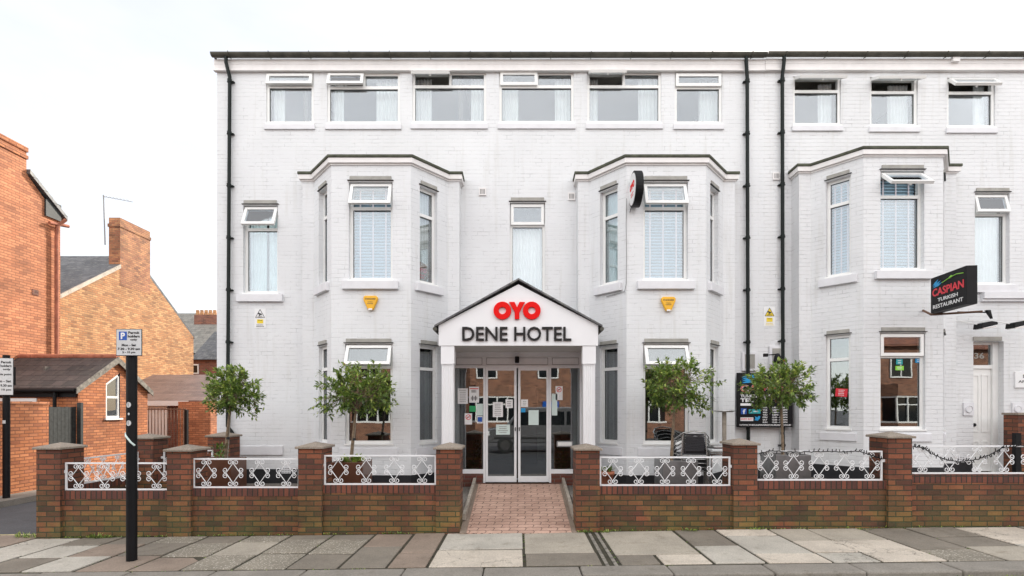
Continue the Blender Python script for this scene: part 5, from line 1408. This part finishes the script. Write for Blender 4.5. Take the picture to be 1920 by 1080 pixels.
# ------------------------------------------------------------------ parking signs
def sign_plate(par, Mx, w, h, side=False):
    k = MB(); k.box(-w/2-.008, w/2+.008, .001, .006, -h/2-.008, h/2+.008, Mx); k.build('plate_edge', M['ink'], par, bevel=.003)
    k = MB(); k.box(-w/2, w/2, -.003, .0, -h/2, h/2, Mx); k.build('plate', M['signgrey'], par)
    k = MB(); k.box(-w*.40, -w*.08, -.005, -.0032, h*.09, h*.42, Mx); k.build('parking_symbol', M['blue'], par)
    k = MB(); text_into(k, 'P', -w*.32, -w*.15, h*.13, h*.38, Mx, -.0052, .002, .04); k.build('symbol_letter', M['white'], par)
    k = MB()
    if not side:
        for s_, a_, b_, z_ in (('Permit',-.02,.42,.33),('holders',-.04,.44,.19),('only',.06,.34,.05)): text_into(k, s_, w*a_, w*b_, h*z_, h*(z_+.10), Mx, -.0035, .002, .03)
        for s_, a_, b_, z_ in (('Mon - Sat',-.29,.29,-.15),('7.30 - 9.30 am',-.45,.45,-.30),('5 - 10 pm',-.26,.26,-.44)): text_into(k, s_, w*a_, w*b_, h*z_, h*(z_+.095), Mx, -.0035, .002, .03)
    else:
        for s_, a_, b_, z_ in (('Permit',-.02,.42,.36),('holders',-.04,.44,.26),('only',.06,.40,.16),('past this point',-.44,.44,.02),('Mon - Sat',-.29,.42,-.16),('7.30 - 9.30 am',-.45,.45,-.28),('5 - 10 pm',-.26,.42,-.40)): text_into(k, s_, w*a_, w*b_, h*z_, h*(z_+.07), Mx, -.0035, .002, .03)
    k.build('lettering', M['ink'], par)
YP = 6.44; xp = WX(247,YP)
ps = thing('parking_sign', 'black post with a grey permit holders only parking plate on the front pavement', 'parking sign', (xp, YP, G(xp)))
k = MB(); k.tube([(xp,YP,G(xp)-.05),(xp,YP,WZ(640,YP))], .058, 16); k.build('post', M['black'], ps)
sign_plate(ps, frame_M(WX(242,YP-.08), YP-.08, WZ(642,YP-.08), 1, 0), .295, .305)
k = MB()
for px_, py_, r_ in ((250,759,.028),(252.5,776,.012),(251,793,.028)):
    a_ = (px_-247)/60; T = Matrix.Translation((xp,YP,WZ(py_,YP)))
    vs_ = []; n_ = 14
    for j in range(n_):
        th_ = 2*math.pi*j/n_; ax_ = a_*1.0+ r_*math.cos(th_)/.0595; vs_.append((xp+.0595*math.sin(ax_), YP-.0595*math.cos(ax_), WZ(py_,YP)+r_*math.sin(th_)*1.2))
    k.poly(vs_)
k.build('round_sticker', M['signgrey'], ps)
k = MB(); k.tube([(xp-.062+.0,YP-.01,WZ(812,YP)),(xp-.03,YP-.056,WZ(817,YP)),(xp+.03,YP-.056,WZ(829,YP)),(xp+.058,YP-.03,WZ(835,YP))], .012, 6); k.build('torn_tape', M['palecard'], ps)
YQ = 11.2; xq = WX(12,YQ)
p2 = thing('parking_sign', 'black post with a parking plate cut by the left edge, by the orange yard wall', 'parking sign', (xq, YQ, G(xq)))
k = MB(); k.tube([(xq,YQ,G(xq)-.05),(xq,YQ,WZ(666,YQ))], .062, 14); k.build('post', M['black'], p2)
MQ = frame_M(WX(3,YQ-.1), YQ-.1, WZ(706,YQ-.1), 1, .16); sign_plate(p2, MQ, .42, .76, True)
k = MB(); k.box(xq+.07, xq+.17, YQ-.02, YQ+.03, WZ(722,YQ), WZ(688,YQ)); k.build('rear_plate', M['black'], p2)
k = MB(); k.box(xq-.02, xq+.04, YQ-.066, YQ-.060, WZ(794,YQ), WZ(788,YQ)); k.build('round_sticker', M['signgrey'], p2)

# ------------------------------------------------------------------ buildings along the side lane
# yard wall with black gate
t = thing('yard_wall', 'tall orange brick yard wall along the far side of the lane', 'wall', (-11.15,12,-.1))
k = MB(); k.box(-11.45,-11.15,8.0,12.66,-.3,1.86); k.build('brickwork', M['orange_low'], t)
k = MB(); k.box(-11.47,-11.13,8.0,12.66,1.862,1.925); k.build('coping', M['orange'], t)
t = thing('yard_gate', 'black weathered timber gate between the yard wall and the outbuilding', 'gate', (-11.3,13.15,-.1))
k = MB()
for i in range(8): k.box(-11.30,-11.27,12.70+i*.112,12.805+i*.112,-.1,1.80+.01*(i%2))
k.build('boards', M['timber_black'], t)
k = MB(); k.box(-11.26,-11.16,13.60,13.68,-.1,1.92); k.box(-11.335,-11.305,12.70,13.58,1.5,1.6); k.box(-11.335,-11.305,12.70,13.58,.3,.4); k.build('post', M['timber_black'], t)
# outbuilding with dark tiled roof, ridge running away to the left
ob = thing('outbuilding', 'single storey orange brick outbuilding with dark tiled roof and tall gable window', 'outbuilding', (-12.5,15,-.1))
xw = -11.3; y1, y2 = 13.69, 16.25; ym = 14.97; ze, za = 2.28, 3.12
GX = frame_M(xw, y1, 0, 0, 1)              # gable faces +x; local x runs away from the viewer
k = MB(); W_ = y2-y1
wz0, wz1 = 1.50, 2.80; wa, wb = 1.02-.10, 1.02+.42
k.poly([(0,0,-.3),(wa,0,-.3),(wa,0,ze+(za-ze)*wa/(W_/2)),(0,0,ze)], GX)
k.poly([(wa,0,-.3),(wb,0,-.3),(wb,0,wz0),(wa,0,wz0)], GX)
k.poly([(wb,0,-.3),(W_,0,-.3),(W_,0,ze),(wb,0,ze+(za-ze)*(W_-wb)/(W_/2))], GX)
k.poly([(wa,0,2.45),(wb,0,wz1-.02),(wb,0,ze+(za-ze)*(W_-wb)/(W_/2)),(W_/2,0,za),(wa,0,ze+(za-ze)*wa/(W_/2))], GX)
k.poly([(xw,y1,-.3),(xw,y1,ze),(-18,y1,ze),(-18,y1,-.3)]); k.poly([(xw,y2,-.3),(-18,y2,-.3),(-18,y2,ze),(xw,y2,ze)])
k.build('wall', M['orange_low'], ob)
k = MB()
for s_, ya, yb_ in ((0,y1-.12,ym),(1,y2+.12,ym)):
    q = [(ya,ze-.06),(ya,ze+.02),(yb_,za+.10),(yb_,za+.02)]
    if s_ == 0: q = q[::-1]
    k.prism_yz(q, -18.4, xw+.06)
k.build('roof', M['tile_dark'], ob)
k = MB()
for i in range(18): k.tube([(xw+.06-i*.4, ym, za+.10),(xw+.06-i*.4-.385, ym, za+.10)], .075, 8)
k.build('ridge_tiles', M['ridge'], ob)
k = MB()
for ya, yb_ in ((y1-.14,ym),(y2+.14,ym)):
    q = [(ya,ze-.14),(ya,ze+.01),(yb_,za+.09),(yb_,za-.08)]
    if ya < yb_: q = q[::-1]
    k.prism_yz(q, xw+.062, xw+.09)
k.build('bargeboard', M['timber_old'], ob)
k = MB()
for u0, u1, z0_, z1_ in ((wa,wa+.06,wz0,2.42),(wb-.06,wb,wz0,wz1-.05),(wa+.06,wb-.06,wz0,wz0+.06),(wa+.06,wb-.06,2.05,2.11)): k.box(u0,u1,.02,.08,z0_,z1_,GX)
k.prism_xz([(wa,2.38),(wb,wz1-.10),(wb,wz1-.02),(wa,2.46)], .02, .08, GX); k.box(wa-.05, wb+.05, -.05, .02, wz0-.05, wz0-.002, GX)
gw = k.build('window', M['upvc'], ob)
k = MB(); k.prism_xz([(wa,wz0),(wb,wz0),(wb,wz1-.05),(wa,2.42)], .05, .056, GX); k.build('pane', M['glass'], gw)
k = MB(); k.box(wa-.3, wb+.3, 1.4, 1.45, 1.0, 2.9, GX); k.build('interior', M['interior'], ob)
k = MB(); k.box(-18,-11.33,y1-.05,y1-.002,ze-.22,ze-.02); k.tube([(-18,y1-.16,ze-.05),(-11.25,y1-.16,ze-.05)], .05, 8); k.tube([(-11.8,y1-.12,ze-.08),(-11.8,y1-.12,1.2)], .04, 8); k.build('gutter', M['black'], ob)
k = MB(); k.box(-15.2,-12.35,y1-.03,y1-.001,1.6,ze-.25); kk = k.build('window', M['upvc'], ob)
k = MB(); k.box(-13.9,-13.25,y1-.036,y1-.031,1.65,ze-.33); k.box(-13.1,-12.45,y1-.036,y1-.031,1.65,ze-.33); k.build('pane', M['vanglass'], kk)
# tall orange house
oh = thing('orange_house', 'tall orange brick house with stepped chimney at the left edge', 'house', (-14.2,15,-.1))
xo = -14.0; yo1, yo2 = 12.0, 16.30
k = MB()
GO = frame_M(xo, 0, 0, 0, 1)
yc2 = 15.18
prof = [(yo1,-.3),(yo2,-.3),(yo2,WZ(415,16.3)),(yc2+.0,WZ(325,15.18)),(yc2,WZ(280,15.18)),(yo1,WZ(280,15.18))]
k.prism_yz(prof, xo-7, xo); k.build('wall', M['orange'], oh)
k = MB(); k.prism_yz([(yc2+.01,WZ(325,15.18)+.0),(yo2+.15,WZ(410,16.3)),(yo2+.15,WZ(410,16.3)+.12),(yc2+.01,WZ(325,15.18)+.12)], xo-7, xo+.1); k.build('roof', M['slate'], oh)
k = MB(); k.box(xo-2, xo+.03, yo1, yc2+.03, WZ(280,15.18)-.28, WZ(280,15.18)-.18); k.box(xo-2, xo+.03, yo1, yc2+.03, WZ(280,15.18)-.08, WZ(280,15.18)+.05); k.build('chimney_cap', M['orange_low'], oh)
k = MB(); yp_ = WX(98,1)*0; Yq = 14.0/.872
k.tube([(xo+.25,Yq+.15,WZ(412,16.2)),(xo+.12,Yq,WZ(425,16.1)),(xo+.10,Yq,WZ(445,16.1)),(xo+.10,Yq,1)], .05, 8)
k.tube([(xo+.10,Yq-.25,WZ(424,16.1)),(xo+.16,Yq+.35,WZ(418,16.1))], .05, 8); k.build('downpipe', M['ridge'], oh)
k = MB(); k.box(xo+.002, xo+.05, yo2-.55, yo2-.02, WZ(415,16.3)-.02, WZ(392,16.3)+.1); k.build('eaves_board', M['timber_black'], oh)
k = MB(); zz = WZ(549,15.5); k.box(xo-.01, xo+.012, 15.35, 15.55, zz-.08, zz+.08); k.build('air_brick', M['brown_brick'], oh)
# yellow gabled house behind
yh_ = thing('yellow_house', 'yellow brick gable house with tall chimney stack and slate roof', 'house', (-15.1,21,-.1))
xy = -15.0; ya_, yb2 = 17.3, 24.62; yap = 20.95; zap = 7.62; zl_ = 5.28; zr_ = 5.05
k = MB(); k.prism_yz([(ya_,-.3),(yb2,-.3),(yb2,zr_),(yap,zap),(ya_,zl_)], xy-6, xy); k.build('wall', M['yellow'], yh_)
k = MB(); k.prism_yz([(ya_-.3,zl_-.19),(yap,zap+.01),(yap,zap+.13),(ya_-.3,zl_-.06)][::-1], xy-6.2, xy-.001); k.prism_yz([(yb2+.1,zr_-.06),(yap,zap+.01),(yap,zap+.13),(yb2+.1,zr_+.06)], xy-6.2, xy-.001)
k.build('roof', M['slate'], yh_)
k = MB(); k.prism_yz([(ya_-.3,zl_-.19),(yap-.88,zap-.58),(yap-.88,zap-.44),(ya_-.3,zl_-.05)][::-1], xy+.001, xy+.05); k.build('verge', M['slab_cream'], yh_)
k = MB(); k.box(xy-.42, xy+.006, 20.08, 21.72, 6.4, 8.60); k.box(xy-.45, xy+.03, 20.05, 21.75, 8.602, 8.72); k.box(xy-.42, xy+.002, 20.08, 21.72, 8.722, 8.95); k.build('chimney', M['chimney_brick'], yh_)
k = MB(); k.tube([(xy-.5,20.0,7.9),(xy-.52,19.95,9.75)], .022, 6); k.tube([(xy-.55,19.95,9.7),(xy+.25,20.4,9.66)], .010, 5)
for i in range(8): k.tube([(xy-.5+i*.09+.02,19.95+i*.05-.1,9.69),(xy-.5+i*.09-.02,19.95+i*.05+.1,9.69)], .006, 4)
tag(k.build('tv_aerial', M['ink_soft']), 'thin television aerial on a mast beside the yellow chimney', 'aerial')
# garage with brown tiled roof
gg = thing('garage', 'low garage with ribbed brown tiled roof and white fascia behind the metal gate', 'garage', (-13,20,-.1))
k = MB(); k.box(-14.7,-11.9,19.2,22.6,-.3,2.0); k.build('wall', M['brown_brick'], gg)
k = MB(); k.prism_yz([(19.0,2.05),(21.9,3.15),(24.6,2.1),(24.6,2.0),(19.0,1.97)][::-1], -15.0, -10.6); k.build('roof', M['tile_brown'], gg)
k = MB(); k.box(-15.0,-11.75,18.97,18.998,1.86,2.04); k.build('fascia', M['upvc'], gg)
k = MB(); k.box(-13.60,-12.62,19.15,19.198,-.1,1.90); k.build('door', M['upvc'], gg)
k = MB(); k.prism_yz([(18.4,-.3),(24.5,-.3),(24.5,2.0),(21.9,3.1),(19.0,2.0),(18.4,2.0)], -11.74, -10.62); k.build('end_wall', M['orange'], gg)
mg = thing('metal_gate', 'rusty vertical bar metal gates in front of the garage door', 'gate', (-13,17.6,-.1))
k = MB(); x_ = WX(266,17.6)
while x_ < WX(348,17.6): k.box(x_, x_+.018, 17.59, 17.61, -.1, 1.78); x_ += .105
k.box(WX(265,17.6), WX(349,17.6), 17.585, 17.625, 1.72, 1.76); k.build('bars', M['rust'], mg)
k = MB(); k.box(WX(347,17.6), WX(352,17.6), 17.55, 17.65, -.1, 1.72); k.box(WX(263,17.6)-.05, WX(264.5,17.6), 17.55, 17.65, -.1, 1.8); k.build('post', M['black'], mg)
# far houses
fh = thing('far_house', 'distant brick house with pale slate roof and a row of chimney pots', 'house', (-20,34,-.1))
k = MB(); k.box(-25,-17,32,38,-.3,5.0); k.build('wall', M['brown_brick'], fh)
k = MB(); k.prism_yz([(31.7,5.05),(35,8.0),(38.3,5.05)][::-1], -25, -17); k.build('roof', M['slate_pale'], fh)
k = MB(); zc2 = WZ(590,34); k.box(WX(364,34), WX(420,34), 34, 34.9, 6.5, zc2); k.build('chimney', M['brown_brick'], fh)
for i in range(5):
    k = MB(); xx = WX(369+i*8,34.3); k.tube([(xx,34.4,zc2),(xx,34.4,zc2+.36)], [.13,.10], 8); k.build('chimney_pot', M['yellow'], fh)
f2_ = thing('far_cottage', 'lower dark roofed house with a small white window beyond the garage', 'house', (-15,27,-.1))
k = MB(); k.box(WX(361,27),-9,27,31,-.3,WZ(672,27)); k.build('wall', M['brown_brick'], f2_)
k = MB(); k.prism_yz([(26.8,WZ(674,26.8)),(29,WZ(622,29)),(31.2,WZ(674,26.8))][::-1], WX(360,27), -9); k.build('roof', M['slate'], f2_)
k = MB(); a_, b_ = WX(362,27), WX(373,27); z0_, z1_ = WZ(701,27), WZ(683,27); k.box(a_, b_, 26.95, 26.998, z0_, z1_); wwn = k.build('window', M['upvc'], f2_)
k = MB(); k.box(a_+.05, b_-.05, 26.94, 26.949, z0_+.06, z1_-.06); k.build('pane', M['vanglass'], wwn)

# ------------------------------------------------------------------ across the street (seen in the glass)
def terrace():
    t = thing('terrace_house', 'red brick house with white windows across the street, seen in the glass', 'house', (0,-13,0), 'houses across the street')
    k = MB(); k.box(-4,4,-21,-13,-.3,5.6); k.build('wall', M['street_brick'], t)
    k = MB(); k.prism_yz([(-21.3,5.5),(-17,8.2),(-12.7,5.5),(-12.7,5.62),(-17,8.34),(-21.3,5.62)], -4, 4); k.build('roof', M['tile_red'], t)
    k = MB(); k.prism([(-3.2,-13.001),(-2.6,-12.3),(-.6,-12.3),(0,-13.001)], -.2, .9); k.prism([(-3.2,-13.001),(-2.6,-12.3),(-.6,-12.3),(0,-13.001)], 2.5, 3.2); k.build('bay', M['street_brick'], t)
    k = MB(); k.prism([(-3.15,-13.001),(-2.58,-12.34),(-.62,-12.34),(-.05,-13.001)], .902, 1.0); k.prism([(-3.15,-13.001),(-2.58,-12.34),(-.62,-12.34),(-.05,-13.001)], 2.4, 2.498)
    for x_ in (-2.58,-1.95,-1.3,-.66): k.box(x_-.04, x_+.04, -12.44, -12.34, 1.0, 2.4)
    k.box(-2.58, -.66, -12.42, -12.36, 1.95, 2.02); w_ = k.build('window', M['upvc'], t)
    k = MB(); k.prism([(-3.05,-13.001),(-2.5,-12.45),(-.7,-12.45),(-.15,-13.001)], 1.001, 2.399); k.build('pane', M['vanglass'], w_)
    for x_ in (-2.6, 1.2):
        k = MB(); k.box(x_, x_+1.3, -13, -12.93, 3.6, 4.9); w_ = k.build('window', M['upvc'], t)
        k = MB(); k.box(x_+.08, x_+.61, -12.93, -12.925, 3.68, 4.82); k.box(x_+.69, x_+1.22, -12.93, -12.925, 3.68, 4.82); k.build('pane', M['vanglass'], w_)
    k = MB(); k.box(1.5, 2.5, -13, -12.94, -.1, 2.2); k.build('door', M['blue'], t)
    return t
h0 = terrace()
h0['label'] = 'red brick house across the street, directly behind the camera'
ords = ['next', 'second', 'third', 'fourth']
for i in range(4):
    for sg_, nm in ((1,'right'),(-1,'left')):
        dup(h0, (1.0+sg_*8.01*(i+1), -13, 0), 0, 'red brick house across the street, %s to the %s of the one facing the ramp' % (ords[i], nm))
# grey van parked behind the camera
vn = thing('parked_van', 'grey van parked across the street, reflected in the entrance doors', 'van', (1.2,-2.9,G(1)-.1))
zg = G(1)-.1
def vz(z): return zg+z
k = MB()
body = [(-1.35,.42),(-1.42,.62),(-1.38,.95),(-.55,1.12),(.05,1.78),(.35,1.90),(3.5,1.90),(3.62,1.75),(3.66,.9),(3.64,.40)]
k.prism_xz([(x_,vz(z_)) for x_,z_ in body], -3.85, -2.0)
k.build('body', M['vanpaint'], vn, bevel=.05)
for y_ in (-1.995,):
    k = MB(); k.prism_xz([(-.35,vz(1.16)),(.10,vz(1.68)),(.75,vz(1.72)),(.75,vz(1.16))][::-1], y_-.004, y_+.004); k.prism_xz([(.85,vz(1.16)),(.85,vz(1.72)),(1.9,vz(1.72)),(1.9,vz(1.16))], y_-.004, y_+.004); k.prism_xz([(2.0,vz(1.16)),(2.0,vz(1.72)),(3.35,vz(1.72)),(3.4,vz(1.16))], y_-.004, y_+.004); k.build('side_window', M['vanglass'], vn)
for x_ in (-.55, 2.75):
    for y_ in (-2.05, -3.65):
        k = MB(); k.tube([(x_,y_-.10,vz(.32)),(x_,y_+.12,vz(.32))], .33, 22); wv = k.build('wheel', M['blackmatt'], vn)
        k = MB(); k.tube([(x_,y_+.121,vz(.32)),(x_,y_+.135,vz(.32))], .21, 18); k.build('hubcap', M['steel'], wv)
k = MB(); k.box(-1.40,-1.2,-2.25,-1.99,vz(.72),vz(.92)); k.build('headlight', M['white'], vn, bevel=.02)
k = MB(); k.box(-1.0,3.5,-1.997,-1.985,vz(.58),vz(.66)); k.build('side_strip', M['blackmatt'], vn)

# ------------------------------------------------------------------ weeds and fallen leaves
def weeds(lab, name, spots, seed):
    rg_ = random.Random(seed); k = MB()
    for x_, y_, z_, r_, n_, L_ in spots:
        for i in range(n_):
            a_ = rg_.random()*6.283; q = r_*math.sqrt(rg_.random())
            p_ = Vector((x_+q*math.cos(a_)*1.6, y_-abs(q*math.sin(a_))*.7, z_))
            leaf(k, p_, Vector((rg_.gauss(0,.6),rg_.gauss(0,.6)-.2,rg_.uniform(.3,1.2))), Vector((0,0,1)), L_*rg_.uniform(.5,1.2), .007, rg_.choice((0,1,1,2)))
    tag(k.build(name, LEAF), lab, 'weeds', None, 'stuff')
rg = random.Random(9); sp_ = []
for x_ in [rg.uniform(-6.6,-1.2) for _ in range(46)] + [rg.uniform(1.0,8.5) for _ in range(46)]:
    sp_.append((x_, 7.665, G(x_)-.005, rg.uniform(.02,.07), rg.randint(6,18), rg.uniform(.02,.045)))
sp_ += [(-5.95,7.64,G(-6),.13,120,.08), (-7.05,7.75,G(-7),.16,110,.08), (.95,7.60,G(1),.07,60,.05), (1.2,7.6,G(1),.07,50,.05), (2.45,7.6,G(3),.08,50,.05), (3.4,7.62,G(4),.07,40,.05), (4.9,7.55,G(5),.07,30,.04)]
weeds('green weeds and moss growing along the foot of the brick front wall', 'weeds', sp_, 4)
sp_ = []
for x_ in [rg.uniform(2.2,6.0) for _ in range(70)]: sp_.append((x_, 5.645, G(x_)-.09, .06, 14, .05))
for x_ in [rg.uniform(-6,2) for _ in range(26)]: sp_.append((x_, 5.99+rg.uniform(-.01,.01), G(x_)-.012, .03, 8, .018))
for _ in range(40):
    xb_ = rg.choice([-5.03,-5.63,-4.43,-3.83,-2.63,.07,.07,1.14,2.21,4.86,5.51]); sp_.append((xb_, rg.uniform(6.1,7.5), G(xb_)-.01, .012, 6, .014))
weeds('short grass in the gutter and in the joints of the pavement', 'gutter_grass', sp_, 5)
k = MB()
for i in range(46):
    x_, y_ = rg.uniform(-.72,.74), rg.uniform(7.6,9.8)
    if i > 26: x_ = rg.choice((-.70,.72))+rg.uniform(-.04,.04)
    leaf(k, Vector((x_,y_,.004+(y_-7.57)*(RZ-.004)/(9.9-7.57)+.006)), Vector((rg.gauss(0,1),rg.gauss(0,1),.05)), Vector((0,0,1)), rg.uniform(.02,.05), .009, 0)
tag(k.build('fallen_leaves', [M['brown_brick']]), 'dry fallen leaves scattered on the entrance ramp', 'leaves', None, 'stuff')
